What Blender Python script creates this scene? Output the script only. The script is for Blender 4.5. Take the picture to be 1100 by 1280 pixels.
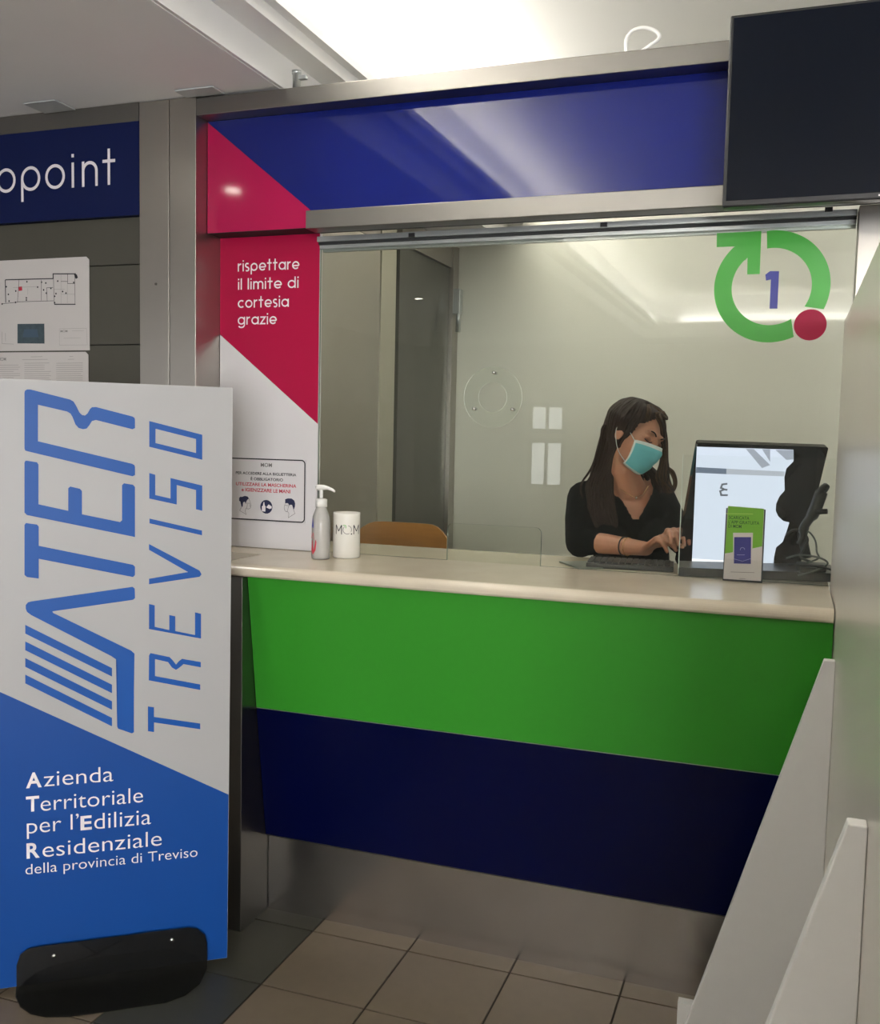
import bpy, bmesh, math, random
from math import sin, cos, pi, radians, sqrt
from mathutils import Vector, Matrix

for o in list(bpy.data.objects):
    bpy.data.objects.remove(o, do_unlink=True)
SC = bpy.context.scene
COL = SC.collection
random.seed(7)

# ------------------------------------------------------------------ camera
PX, PY, FOC = 550.0, 640.0, 1225.7          # principal point and focal length for 1100 x 1280
ROT = Matrix(((0.9412356863, -0.0474710172, 0.3343977950),
              (0.3370643210, 0.0689449748, -0.9389537976),
              (0.0215180444, 0.9964903878, 0.0808942568)))
CAM = Vector((0, 0, 1.55))
cd = bpy.data.cameras.new('camera')
cd.sensor_fit = 'HORIZONTAL'; cd.sensor_width = 36.0; cd.lens = FOC / 1100.0 * 36.0
cd.clip_start = 0.02
cam = bpy.data.objects.new('camera', cd); COL.objects.link(cam)
cam.matrix_world = Matrix.Translation(CAM) @ ROT.to_4x4()
SC.camera = cam

# ------------------------------------------------------------------ world, light, exposure
wd = bpy.data.worlds.new('world'); SC.world = wd; wd.use_nodes = True
wd.node_tree.nodes['Background'].inputs[0].default_value = (0.75, 0.85, 1.0, 1)
wd.node_tree.nodes['Background'].inputs[1].default_value = 0.6
SC.view_settings.view_transform = 'Standard'
SC.view_settings.look = 'None'
SC.view_settings.gamma = 1.0
SC.view_settings.exposure = 0.85
SC.view_settings.use_curve_mapping = False

def area(name, loc, size, power, rot=(0, 0, 0), color=(1, 1, 1)):
    l = bpy.data.lights.new(name, 'AREA'); l.shape = 'RECTANGLE'
    l.size, l.size_y = size; l.energy = power; l.color = color
    o = bpy.data.objects.new(name, l); COL.objects.link(o)
    o.location = loc; o.rotation_euler = rot
    return o
WARM = (1.0, 0.965, 0.91)
COVE_X = -1.235          # left edge of the lit ceiling recess
CEIL = 2.62              # lower ceiling
COFF = 3.06              # recess ceiling
# LED strips lying in the cove, shining up and into the recess
area('cove_light_left', (-1.515, 0.1, 2.815), (0.05, 10.4), 62, (0, radians(180 + 15), 0), WARM)
area('booth_fill_light', (0.35, 4.25, 2.94), (1.2, 0.5), 5, (0, 0, 0), WARM)  # added fill over the booth, out of sight, no fitting modelled
area('cove_light_end', (0.6, -4.95, 2.80), (3.6, 0.05), 24, (radians(180 + 22), 0, 0), WARM)
area('cove_light_right', (2.235, 0.1, 2.80), (0.05, 10.4), 3, (0, radians(180 - 22), 0), WARM)

# ------------------------------------------------------------------ helpers: pixels to points
def ray(x, y):
    return ROT @ Vector((x - PX, -(y - PY), -FOC))
def at(x, y, ax, v):
    r = ray(x, y); return CAM + r * ((v - CAM[ax]) / r[ax])
def on_plane(x, y, p, n):
    r = ray(x, y); return CAM + r * ((Vector(p) - CAM).dot(n) / r.dot(n))

# ------------------------------------------------------------------ materials
MATS = {}
def newmat(name):
    m = bpy.data.materials.new(name); m.use_nodes = True
    nt = m.node_tree
    return m, nt, nt.nodes['Principled BSDF']
def plain(name, col, rough=0.5, metal=0.0, coat=0.0, emis=None, es=0.0, noise=0.0, nscale=20, bump=0.0,
          spec=None, stretch=None, sss=0.0):
    if name in MATS: return MATS[name]
    m, nt, p = newmat(name)
    p.inputs['Base Color'].default_value = (*col, 1)
    p.inputs['Roughness'].default_value = rough
    p.inputs['Metallic'].default_value = metal
    p.inputs['Coat Weight'].default_value = coat
    p.inputs['Coat Roughness'].default_value = 0.05
    if spec is not None: p.inputs['Specular IOR Level'].default_value = spec
    if sss: 
        p.inputs['Subsurface Weight'].default_value = sss
        p.inputs['Subsurface Scale'].default_value = 0.01
    if emis:
        p.inputs['Emission Color'].default_value = (*emis, 1); p.inputs['Emission Strength'].default_value = es
    if noise or bump:
        tc = nt.nodes.new('ShaderNodeTexCoord'); mp = nt.nodes.new('ShaderNodeMapping')
        if stretch: mp.inputs['Scale'].default_value = stretch
        nt.links.new(tc.outputs['Object'], mp.inputs[0])
        n = nt.nodes.new('ShaderNodeTexNoise'); n.inputs['Scale'].default_value = nscale
        n.inputs['Detail'].default_value = 5
        nt.links.new(mp.outputs[0], n.inputs['Vector'])
        if noise:
            r = nt.nodes.new('ShaderNodeMapRange')
            r.inputs['To Min'].default_value = 1 - noise; r.inputs['To Max'].default_value = 1 + noise
            nt.links.new(n.outputs['Fac'], r.inputs['Value'])
            x = nt.nodes.new('ShaderNodeVectorMath'); x.operation = 'SCALE'
            x.inputs[0].default_value = col
            nt.links.new(r.outputs[0], x.inputs['Scale'])
            nt.links.new(x.outputs[0], p.inputs['Base Color'])
        if bump:
            b = nt.nodes.new('ShaderNodeBump'); b.inputs['Strength'].default_value = bump
            b.inputs['Distance'].default_value = 0.002
            nt.links.new(n.outputs['Fac'], b.inputs['Height']); nt.links.new(b.outputs[0], p.inputs['Normal'])
    MATS[name] = m
    return m
def glassy(name, tint, rough=0.0, refl=1.0, body=0.0, bodycol=(0.8, 0.8, 0.8)):
    """thin clear sheet: fresnel reflection over tinted transparency (+ a little surface haze)"""
    if name in MATS: return MATS[name]
    m = bpy.data.materials.new(name); m.use_nodes = True; nt = m.node_tree
    for n in list(nt.nodes): nt.nodes.remove(n)
    out = nt.nodes.new('ShaderNodeOutputMaterial')
    tr = nt.nodes.new('ShaderNodeBsdfTransparent'); tr.inputs[0].default_value = (*tint, 1)
    gl = nt.nodes.new('ShaderNodeBsdfGlossy'); gl.inputs['Roughness'].default_value = rough
    fr = nt.nodes.new('ShaderNodeFresnel'); fr.inputs[0].default_value = 1.45
    mu = nt.nodes.new('ShaderNodeMath'); mu.operation = 'MULTIPLY'; mu.inputs[1].default_value = refl
    nt.links.new(fr.outputs[0], mu.inputs[0])
    mx = nt.nodes.new('ShaderNodeMixShader')
    nt.links.new(mu.outputs[0], mx.inputs[0])
    src = tr
    if body:
        df = nt.nodes.new('ShaderNodeBsdfDiffuse'); df.inputs[0].default_value = (*bodycol, 1)
        m2 = nt.nodes.new('ShaderNodeMixShader'); m2.inputs[0].default_value = body
        nt.links.new(tr.outputs[0], m2.inputs[1]); nt.links.new(df.outputs[0], m2.inputs[2]); src = m2
    nt.links.new(src.outputs[0], mx.inputs[1]); nt.links.new(gl.outputs[0], mx.inputs[2])
    nt.links.new(mx.outputs[0], out.inputs[0])
    MATS[name] = m
    return m
def steel(name, col, rough=0.32, horiz=False, blotch=0.0):
    if name in MATS: return MATS[name]
    m, nt, p = newmat(name)
    p.inputs['Metallic'].default_value = 1.0
    tc = nt.nodes.new('ShaderNodeTexCoord'); mp = nt.nodes.new('ShaderNodeMapping')
    mp.inputs['Scale'].default_value = (3, 3, 260) if horiz else (260, 260, 3)
    nt.links.new(tc.outputs['Object'], mp.inputs[0])
    n = nt.nodes.new('ShaderNodeTexNoise'); n.inputs['Scale'].default_value = 1.5; n.inputs['Detail'].default_value = 3
    nt.links.new(mp.outputs[0], n.inputs['Vector'])
    r = nt.nodes.new('ShaderNodeMapRange'); r.inputs['To Min'].default_value = rough - 0.05; r.inputs['To Max'].default_value = rough + 0.07
    nt.links.new(n.outputs['Fac'], r.inputs['Value'])
    n2 = nt.nodes.new('ShaderNodeTexNoise'); n2.inputs['Scale'].default_value = 9; n2.inputs['Detail'].default_value = 6
    nt.links.new(tc.outputs['Object'], n2.inputs['Vector'])
    r2 = nt.nodes.new('ShaderNodeMapRange'); r2.inputs['To Min'].default_value = 1 - 0.05 - blotch; r2.inputs['To Max'].default_value = 1.05 + blotch
    nt.links.new(n2.outputs['Fac'], r2.inputs['Value'])
    x = nt.nodes.new('ShaderNodeVectorMath'); x.operation = 'SCALE'; x.inputs[0].default_value = col
    nt.links.new(r2.outputs[0], x.inputs['Scale']); nt.links.new(x.outputs[0], p.inputs['Base Color'])
    nt.links.new(r.outputs[0], p.inputs['Roughness'])
    p.inputs['Anisotropic'].default_value = 0.4
    MATS[name] = m
    return m

M_ceil = plain('ceiling_paint', (0.90, 0.895, 0.89), 0.75, noise=0.02, nscale=6)
M_coff = plain('recess_paint', (0.86, 0.85, 0.80), 0.7)
M_mould = plain('moulding_paint', (0.90, 0.89, 0.87), 0.6)
M_wall = plain('cream_wall_paint', (0.72, 0.715, 0.64), 0.6, noise=0.02, nscale=3)
M_room = plain('room_wall_paint', (0.45, 0.44, 0.42), 0.8, noise=0.03, nscale=3)
M_steel = steel('brushed_steel', (0.42, 0.395, 0.36), 0.34)
M_steelh = steel('brushed_steel_rail', (0.25, 0.238, 0.222), 0.36, horiz=True)
M_kick = plain('scuffed_steel', (0.56, 0.53, 0.51), 0.27, metal=1.0, noise=0.16, nscale=7)
M_gable = steel('dark_brushed_steel', (0.20, 0.19, 0.17), 0.3)
M_alu = plain('aluminium', (0.55, 0.58, 0.58), 0.35, 0.9)
M_dark = plain('dark_recess', (0.02, 0.022, 0.022), 0.6)
M_tile = plain('beige_floor_tile', (0.135, 0.104, 0.070), 0.42, noise=0.10, nscale=28, bump=0.05)
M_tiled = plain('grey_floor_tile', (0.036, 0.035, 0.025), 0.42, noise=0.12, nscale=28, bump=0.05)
M_grout = plain('dark_grout', (0.035, 0.026, 0.018), 0.85)
M_lam = plain('olive_grey_laminate', (0.072, 0.068, 0.053), 0.5, noise=0.05, nscale=14)
M_blue = plain('blue_glossy_film', (0.006, 0.013, 0.155), 0.035, spec=0.5)
M_blue2 = plain('navy_sign_film', (0.003, 0.009, 0.065), 0.4, spec=0.25)
M_navy = plain('navy_counter_laminate', (0.0008, 0.0022, 0.030), 0.22, spec=0.25)
M_green = plain('green_counter_laminate', (0.030, 0.26, 0.018), 0.38, noise=0.04, nscale=50)
M_pink = plain('magenta_film', (0.44, 0.008, 0.075), 0.08, spec=0.4)
M_pink2 = plain('magenta_panel_film', (0.42, 0.003, 0.050), 0.4, spec=0.25)
M_white = plain('white_film', (0.66, 0.64, 0.65), 0.4)
M_letter = plain('pale_lettering', (0.85, 0.80, 0.82), 0.5)
M_stone = plain('polished_cream_stone', (0.60, 0.53, 0.42), 0.22, noise=0.10, nscale=9)
M_part = plain('satin_partition_panel', (0.60, 0.57, 0.50), 0.28, metal=0.25, noise=0.03, nscale=5)
M_fin = plain('pale_fin_panel', (0.64, 0.63, 0.615), 0.5, noise=0.03, nscale=30)
M_glass = glassy('window_glass', (0.965, 0.978, 0.95), refl=0.7, body=0.003, bodycol=(0.6, 0.66, 0.6))
M_edge = plain('polished_glass_edge', (0.18, 0.24, 0.2), 0.15, spec=0.8)
M_bright = plain('bright_acrylic_edge', (0.85, 0.9, 0.85), 0.1)
M_acr = glassy('clear_acrylic', (0.985, 0.99, 0.985), refl=0.35, body=0.004)
M_tint = glassy('smoked_acrylic', (0.42, 0.40, 0.38), body=0.30, bodycol=(0.02, 0.02, 0.018))
M_bosh = plain('sign_board_white', (0.40, 0.395, 0.395), 0.45)
M_boblue = plain('sign_board_blue', (0.002, 0.060, 0.29), 0.42, spec=0.25)
M_logo = plain('sign_logo_blue', (0.002, 0.080, 0.36), 0.42, spec=0.25)
M_black = plain('black_plastic', (0.012, 0.012, 0.013), 0.35)
M_blackg = plain('black_gloss', (0.008, 0.008, 0.010), 0.06)
M_tv = plain('television_glass', (0.002, 0.004, 0.010), 0.12, spec=0.22)
M_whitep = plain('white_plastic', (0.80, 0.79, 0.76), 0.35)
M_mug = plain('white_ceramic', (0.78, 0.76, 0.70), 0.25)
M_ink = plain('black_ink', (0.015, 0.015, 0.02), 0.6)
M_inkgrey = plain('grey_ink', (0.22, 0.21, 0.2), 0.6)
M_inkred = plain('red_ink', (0.55, 0.03, 0.06), 0.6)
M_inkblue = plain('dark_blue_ink', (0.015, 0.02, 0.07), 0.5)
M_paper = plain('paper', (0.60, 0.57, 0.55), 0.7)
M_emgreen = plain('green_emblem_film', (0.05, 0.42, 0.035), 0.35)
M_emblue = plain('blue_emblem_film', (0.02, 0.03, 0.30), 0.35)
M_wood = plain('orange_plywood', (0.48, 0.22, 0.06), 0.3, noise=0.18, nscale=7, stretch=(1, 1, 9), coat=0.3)
M_chrome = plain('chrome', (0.75, 0.75, 0.75), 0.12, 1.0)
M_skin = plain('skin', (0.50, 0.235, 0.15), 0.5, sss=0.12, noise=0.05, nscale=30)
M_lid = plain('eyelid_skin', (0.22, 0.09, 0.06), 0.5)
M_cloth = plain('black_cloth', (0.006, 0.0065, 0.007), 0.9, noise=0.25, nscale=60, bump=0.2, spec=0.1)
M_hair = plain('brown_hair', (0.026, 0.013, 0.009), 0.55, noise=0.35, nscale=60, spec=0.25)
M_hair2 = plain('light_brown_hair', (0.075, 0.040, 0.020), 0.55, noise=0.3, nscale=60, spec=0.25)
M_mask = plain('blue_mask_fabric', (0.13, 0.46, 0.52), 0.75, noise=0.04, nscale=80)
M_maskw = plain('white_mask_trim', (0.62, 0.68, 0.68), 0.75)
M_gold = plain('gold', (0.75, 0.5, 0.25), 0.25, 1.0)
FILL_DAY = 15.5
M_day2 = plain('daylight_pane_left', (0.1, 0.1, 0.1), 0.5, emis=(0.97, 0.98, 1.0), es=0.8)
M_day3 = plain('daylight_pane_far', (0.1, 0.1, 0.1), 0.5, emis=(0.95, 0.98, 1.0), es=3.2)
M_fill = plain('added_fill_pane', (0.1, 0.1, 0.1), 0.5, emis=(0.97, 0.98, 1.0), es=FILL_DAY)  # glow of the large window added behind the camera for fill

# ------------------------------------------------------------------ helpers: objects
def link(name, me, mat, parent=None):
    o = bpy.data.objects.new(name, me); COL.objects.link(o)
    if mat:
        for mm in (mat if isinstance(mat, (list, tuple)) else [mat]): me.materials.append(mm)
    if parent: o.parent = parent
    return o
def from_bm(name, bm, mat, parent=None, smooth=False):
    bmesh.ops.recalc_face_normals(bm, faces=bm.faces[:])
    me = bpy.data.meshes.new(name); bm.to_mesh(me); bm.free()
    if smooth:
        for p in me.polygons: p.use_smooth = True
    return link(name, me, mat, parent)
def thing(name, label, cat, loc=(0, 0, 0), group=None):
    o = bpy.data.objects.new(name, None); COL.objects.link(o)
    o.location = loc; o.empty_display_size = 0.05
    o['label'] = label; o['category'] = cat
    if group: o['group'] = group
    return o
def tag(o, label, cat, group=None):
    o['label'] = label; o['category'] = cat
    if group: o['group'] = group
    return o
def struct(o, label=None, cat=None):
    o['kind'] = 'structure'
    if label: o['label'] = label
    if cat: o['category'] = cat
    return o
def setup(name, loc=(0, 0, 0), label=None, cat=None):
    o = bpy.data.objects.new(name, None); COL.objects.link(o); o.location = loc; o.empty_display_size = 0.05
    return struct(o, label, cat)
def P0(parent):
    return Vector(parent.location) if parent else Vector((0, 0, 0))
def addbox(bm, lo, hi, bev=0.0):
    lo = Vector(lo); hi = Vector(hi)
    c = (lo + hi) / 2; s = hi - lo
    r = bmesh.ops.create_cube(bm, size=1.0, matrix=Matrix.Translation(c) @ Matrix.Diagonal((*s, 1)))
    if bev > 0:
        es = list({e for v in r['verts'] for e in v.link_edges})
        bmesh.ops.bevel(bm, geom=es, offset=bev, segments=2, affect='EDGES', profile=0.5)
def box(name, lo, hi, mat, parent=None, bev=0.0):
    """axis-aligned box given in world coordinates (parents are unrotated empties)"""
    bm = bmesh.new(); off = off_of(parent)
    addbox(bm, Vector(lo) - off, Vector(hi) - off, bev)
    return from_bm(name, bm, mat, parent)
def off_of(parent):
    v = Vector((0, 0, 0)); p = parent
    while p is not None:
        v += Vector(p.location); p = p.parent
    return v
def prism(name, pts, depth, mat, parent=None, bev=0.0, smooth=False):
    """polygon of world points extruded by the vector depth"""
    bm = bmesh.new(); off = off_of(parent); depth = Vector(depth)
    a = [bm.verts.new(Vector(p) - off) for p in pts]
    b = [bm.verts.new(Vector(p) - off + depth) for p in pts]
    n = len(a)
    bm.faces.new(a); bm.faces.new(b[::-1])
    for i in range(n): bm.faces.new((a[i], a[(i + 1) % n], b[(i + 1) % n], b[i]))
    if bev > 0:
        bmesh.ops.bevel(bm, geom=bm.edges[:], offset=bev, segments=2, affect='EDGES', profile=0.5)
    return from_bm(name, bm, mat, parent, smooth)
def addtube(bm, pts, radii, seg=10, cap=True):
    pts = [Vector(p) for p in pts]
    if not isinstance(radii, (list, tuple)): radii = [radii] * len(pts)
    rings = []; prev = None
    for i, p in enumerate(pts):
        d = (pts[min(i + 1, len(pts) - 1)] - pts[max(i - 1, 0)])
        d = d.normalized() if d.length > 1e-9 else Vector((0, 0, 1))
        if prev is None:
            u = d.cross(Vector((0, 0, 1)))
            if u.length < 0.05: u = d.cross(Vector((1, 0, 0)))
        else:
            u = prev - d * prev.dot(d)
            if u.length < 1e-6: u = d.cross(Vector((0, 1, 0)))
        u.normalize(); prev = u; w = d.cross(u)
        rings.append([bm.verts.new(p + (u * cos(2 * pi * k / seg) + w * sin(2 * pi * k / seg)) * radii[i]) for k in range(seg)])
    for a, b in zip(rings, rings[1:]):
        for k in range(seg): bm.faces.new((a[k], a[(k + 1) % seg], b[(k + 1) % seg], b[k]))
    if cap:
        bm.faces.new(rings[0][::-1]); bm.faces.new(rings[-1])
def tube(name, pts, radii, mat, parent=None, seg=10):
    bm = bmesh.new(); off = off_of(parent)
    addtube(bm, [Vector(p) - off for p in pts], radii, seg)
    return from_bm(name, bm, mat, parent, True)
def spline(pts, n=8):
    """Catmull-Rom through the points"""
    pts = [Vector(p) for p in pts]; out = []
    P = [pts[0] * 2 - pts[1]] + pts + [pts[-1] * 2 - pts[-2]]
    for i in range(1, len(P) - 2):
        for k in range(n):
            t = k / n; a, b, c, d = P[i - 1], P[i], P[i + 1], P[i + 2]
            out.append(0.5 * ((2 * b) + (c - a) * t + (2 * a - 5 * b + 4 * c - d) * t * t + (3 * b - a - 3 * c + d) * t ** 3))
    out.append(pts[-1]); return out
def lathe(name, prof, loc, mat, parent=None, seg=32, smooth=True):
    bm = bmesh.new(); off = off_of(parent); c = Vector(loc) - off
    rings = []
    for r, z in prof:
        rings.append([bm.verts.new(c + Vector((max(r, 1e-5) * cos(2 * pi * k / seg), max(r, 1e-5) * sin(2 * pi * k / seg), z))) for k in range(seg)])
    for a, b in zip(rings, rings[1:]):
        for k in range(seg): bm.faces.new((a[k], a[(k + 1) % seg], b[(k + 1) % seg], b[k]))
    bm.faces.new(rings[0][::-1]); bm.faces.new(rings[-1])
    bmesh.ops.remove_doubles(bm, verts=bm.verts[:], dist=2e-5)
    return from_bm(name, bm, mat, parent, smooth)

class Sheet:
    """a flat printed surface: origin, unit right vector, unit up vector, outward normal"""
    def __init__(s, o, u, v, lift=0.0008):
        s.o = Vector(o); s.u = Vector(u).normalized(); s.v = Vector(v).normalized(); s.n = s.u.cross(s.v); s.lift = lift
    def p(s, a, b, l=None): return s.o + s.u * a + s.v * b + s.n * (s.lift if l is None else l)
    def px(s, x, y):
        q = on_plane(x, y, s.o, s.n) - s.o; return (q.dot(s.u), q.dot(s.v))
    def poly(s, name, polys, mat, parent=None, l=None):
        """polys: list of outlines in sheet coordinates (concave allowed)"""
        bm = bmesh.new(); off = off_of(parent)
        for idx, P in enumerate(polys):
            vs = [bm.verts.new(s.p(a, b, (s.lift if l is None else l) + 0.00012 * (idx % 6)) - off) for a, b in P]
            f = bm.faces.new(vs); f.normal_update()
            bmesh.ops.triangulate(bm, faces=[f], ngon_method='EAR_CLIP')
        me = bpy.data.meshes.new(name)
        bm.normal_update()
        for f in bm.faces:
            if f.normal.dot(s.n) < 0: f.normal_flip()
        bm.to_mesh(me); bm.free()
        return link(name, me, mat, parent)
    def strokes(s, name, lines, w, mat, parent=None, l=None):
        """lines: polylines of constant width"""
        bm = bmesh.new(); off = off_of(parent)
        for idx, L in enumerate(lines):
            closed = len(L) > 2 and abs(L[0][0] - L[-1][0]) < 1e-7 and abs(L[0][1] - L[-1][1]) < 1e-7
            pts = [Vector(q) for q in (L[:-1] if closed else L)]
            n = len(pts); A = []; B = []; li = (s.lift if l is None else l) + 0.00012 * (idx % 6)
            for i, q in enumerate(pts):
                if closed: a = pts[i - 1]; b = pts[(i + 1) % n]
                else: a = pts[max(i - 1, 0)]; b = pts[min(i + 1, n - 1)]
                d1 = (q - a); d2 = (b - q)
                if d1.length < 1e-9: d1 = d2
                if d2.length < 1e-9: d2 = d1
                d1.normalize(); d2.normalize(); t = d1 + d2
                if t.length < 1e-6: t = d1
                t.normalize(); nn = Vector((-t.y, t.x)); k = 1 / max(0.45, nn.dot(Vector((-d1.y, d1.x))))
                A.append(bm.verts.new(s.p(*(q + nn * w / 2 * k), li) - off)); B.append(bm.verts.new(s.p(*(q - nn * w / 2 * k), li) - off))
            for i in range(n if closed else n - 1):
                j = (i + 1) % n
                bm.faces.new((B[i], B[j], A[j], A[i]))
        me = bpy.data.meshes.new(name); bm.to_mesh(me); bm.free()
        return link(name, me, mat, parent)
    def text(s, name, body, a0, b0, a1, b1, mat, parent=None, bold=0.0, l=None, keep=False):
        """built-in font, fitted to the box a0..a1 x b0..b1"""
        cu = bpy.data.curves.new(name, 'FONT'); cu.body = body; cu.offset = bold; cu.resolution_u = 4
        o = bpy.data.objects.new(name, cu); COL.objects.link(o)
        bpy.context.view_layer.update()
        me = bpy.data.meshes.new_from_object(o.evaluated_get(bpy.context.evaluated_depsgraph_get()))
        bpy.data.objects.remove(o, do_unlink=True)
        xs = [v.co.x for v in me.vertices]; ys = [v.co.y for v in me.vertices]
        x0, x1, y0, y1 = min(xs), max(xs), min(ys), max(ys); off = off_of(parent)
        for v in me.vertices:
            a = a0 + (v.co.x - x0) / (x1 - x0) * (a1 - a0); b = b0 + (v.co.y - y0) / (y1 - y0) * (b1 - b0)
            v.co = s.p(a, b, l) - off
        me.materials.clear()
        return link(name, me, mat, parent)
    def rect(s, a0, b0, a1, b1): return [(a0, b0), (a1, b0), (a1, b1), (a0, b1)]
def arc(cx, cy, r, a0, a1, n=20, ry=None):
    ry = r if ry is None else ry
    return [(cx + r * cos(radians(a0 + (a1 - a0) * i / n)), cy + ry * sin(radians(a0 + (a1 - a0) * i / n))) for i in range(n + 1)]
def rrect(a0, b0, a1, b1, r, n=5):
    return arc(a1 - r, b1 - r, r, 0, 90, n) + arc(a0 + r, b1 - r, r, 90, 180, n) + arc(a0 + r, b0 + r, r, 180, 270, n) + arc(a1 - r, b0 + r, r, 270, 360, n)

# geometric round lettering; each glyph: advance, list of polylines in x-height units (stroke centred)
def glyph(c, s):
    R = 0.5 - s / 2; h = s / 2; X = 1 - h       # bowl radius, half stroke
    O = arc(0.5, 0.5, R, 0, 360, 28)
    if c == 'o': return 1.0, [O]
    if c == 'p': return 1.0, [O, [(h, 0.5), (h, -0.42)]]
    if c == 'a': return 1.0, [O, [(X, 1.0), (X, 0)]]
    if c == 'd': return 1.0, [O, [(X, 1.42), (X, 0)]]
    if c == 'g': return 1.0, [O, [(X, 1.0), (X, 0.0)] + arc(0.5, 0.0, R, 0, -150, 14, ry=R * 0.85)[1:]]
    if c == 'c': return 0.86, [arc(0.5, 0.5, R, 50, 310, 22)]
    if c == 'e': return 0.98, [[(X, 0.46)] + arc(0.5, 0.5, R, 0, 318, 24), [(h, 0.46), (X, 0.46)]]
    if c == 'i': return s, [[(h, 0), (h, 1)], [(h, 1.2), (h, 1.2 + s * 1.1)]]
    if c == 'l': return s, [[(h, 0), (h, 1.42)]]
    if c == 't': return 0.62, [[(0.31, 0), (0.31, 1.42)], [(0, 1 - h), (0.62, 1 - h)]]
    if c == 'n': return 0.78, [[(h, 0), (h, 1)], [(h, 0.55)] + arc(0.39, 0.61, 0.39 - h, 180, 0, 14) + [(0.78 - h, 0)]]
    if c == 'm': return 1.3, [[(h, 0), (h, 1)], [(h, 0.6)] + arc(0.36, 0.65, 0.36 - h, 180, 0, 12) + [(0.72 - h, 0)],
                              [(0.72 - h, 0.6)] + arc(1.01 - h, 0.65, 0.29, 180, 0, 12) + [(1.3 - h, 0)]]
    if c == 'r': return 0.52, [[(h, 0), (h, 1)], [(h, 0.5)] + arc(0.46, 0.54, 0.46 - h, 180, 85, 8)]
    if c == 'f': return 0.6, [[(0.22, 0)] + arc(0.52, 1.1, 0.30, 180, 85, 8), [(0, 1 - h), (0.5, 1 - h)]]
    if c == 's': return 0.62, [arc(0.31, 0.74, 0.25 - h * .3, 40, 270, 14) + arc(0.31, 0.26, 0.25 - h * .3, 90, -140, 14)]
    if c == 'z': return 0.72, [[(0.02, 1 - h), (0.66, 1 - h), (0.06, h), (0.72, h)]]
    return 0.5, []
def letter_line(sheet, name, body, a0, b0, xh, s, gap, mat, parent, width=None):
    tot = 0
    for c in body: tot += (glyph(c, s)[0] + gap) if c != ' ' else 0.55
    tot -= gap
    kx = (width / tot) if width else xh
    x = 0; lines = []
    for c in body:
        if c == ' ': x += 0.55; continue
        adv, L = glyph(c, s)
        for pl in L: lines.append([(a0 + (x + q[0]) * kx, b0 + q[1] * xh) for q in pl])
        x += adv + gap
    return sheet.strokes(name, lines, s * xh, mat, parent)

# ================================================================== SETTING
Z = Vector((0, 0, 1)); XA = Vector((1, 0, 0)); YA = Vector((0, 1, 0))
# floor slab with one object per tile near the counter
fl = box('floor', (-4.5, -5.7, -0.10), (3.3, 2.95, -0.006), None); struct(fl)
def slabmat():
    m, nt, p = newmat('tiled_floor_beyond')
    tc = nt.nodes.new('ShaderNodeTexCoord'); mp = nt.nodes.new('ShaderNodeMapping')
    mp.inputs['Location'].default_value = (1.327, -2.317, 0)
    nt.links.new(tc.outputs['Object'], mp.inputs[0])
    b = nt.nodes.new('ShaderNodeTexBrick'); b.offset = 0
    b.inputs['Scale'].default_value = 1.0; b.inputs['Brick Width'].default_value = 0.3165; b.inputs['Row Height'].default_value = 0.3165
    b.inputs['Mortar Size'].default_value = 0.003
    b.inputs['Color1'].default_value = (0.15, 0.118, 0.082, 1); b.inputs['Color2'].default_value = (0.14, 0.11, 0.077, 1)
    b.inputs['Mortar'].default_value = (0.035, 0.026, 0.018, 1)
    nt.links.new(mp.outputs[0], b.inputs['Vector']); nt.links.new(b.outputs[0], p.inputs['Base Color'])
    p.inputs['Roughness'].default_value = 0.45
    return m
fl.data.materials.append(slabmat())
gr = box('grout_bed', (-3.24, 0.72, -0.0062), (0.58, 2.74, -0.0035), M_grout, fl)
T = 0.3165
tm = {}
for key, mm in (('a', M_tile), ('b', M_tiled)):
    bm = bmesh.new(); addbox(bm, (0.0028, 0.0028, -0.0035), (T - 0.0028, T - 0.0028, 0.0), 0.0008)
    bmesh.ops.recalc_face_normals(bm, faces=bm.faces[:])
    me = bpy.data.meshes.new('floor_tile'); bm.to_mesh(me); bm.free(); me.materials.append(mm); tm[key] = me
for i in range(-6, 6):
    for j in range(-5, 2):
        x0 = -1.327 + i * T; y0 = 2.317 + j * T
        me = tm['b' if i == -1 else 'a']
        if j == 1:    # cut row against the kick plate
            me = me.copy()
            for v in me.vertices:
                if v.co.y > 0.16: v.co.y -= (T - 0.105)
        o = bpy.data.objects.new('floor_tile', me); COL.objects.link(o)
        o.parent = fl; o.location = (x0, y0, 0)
struct(box('floor_booth', (-1.95, 2.93, 0.10), (1.6, 5.5, 0.28), M_lam))

# ceilings
struct(box('ceiling_lower', (-4.5, -5.7, CEIL), (-1.575, 5.5, CEIL + 0.45), M_ceil))
struct(box('ceiling_recess', (-1.60, -5.7, COFF), (3.3, 5.5, COFF + 0.12), M_coff))
struct(box('ceiling_right', (2.30, -5.7, CEIL), (3.3, 5.5, COFF), M_ceil))
struct(box('ceiling_entrance', (-1.575, -5.7, CEIL), (2.30, -5.0, COFF), M_ceil))
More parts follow.
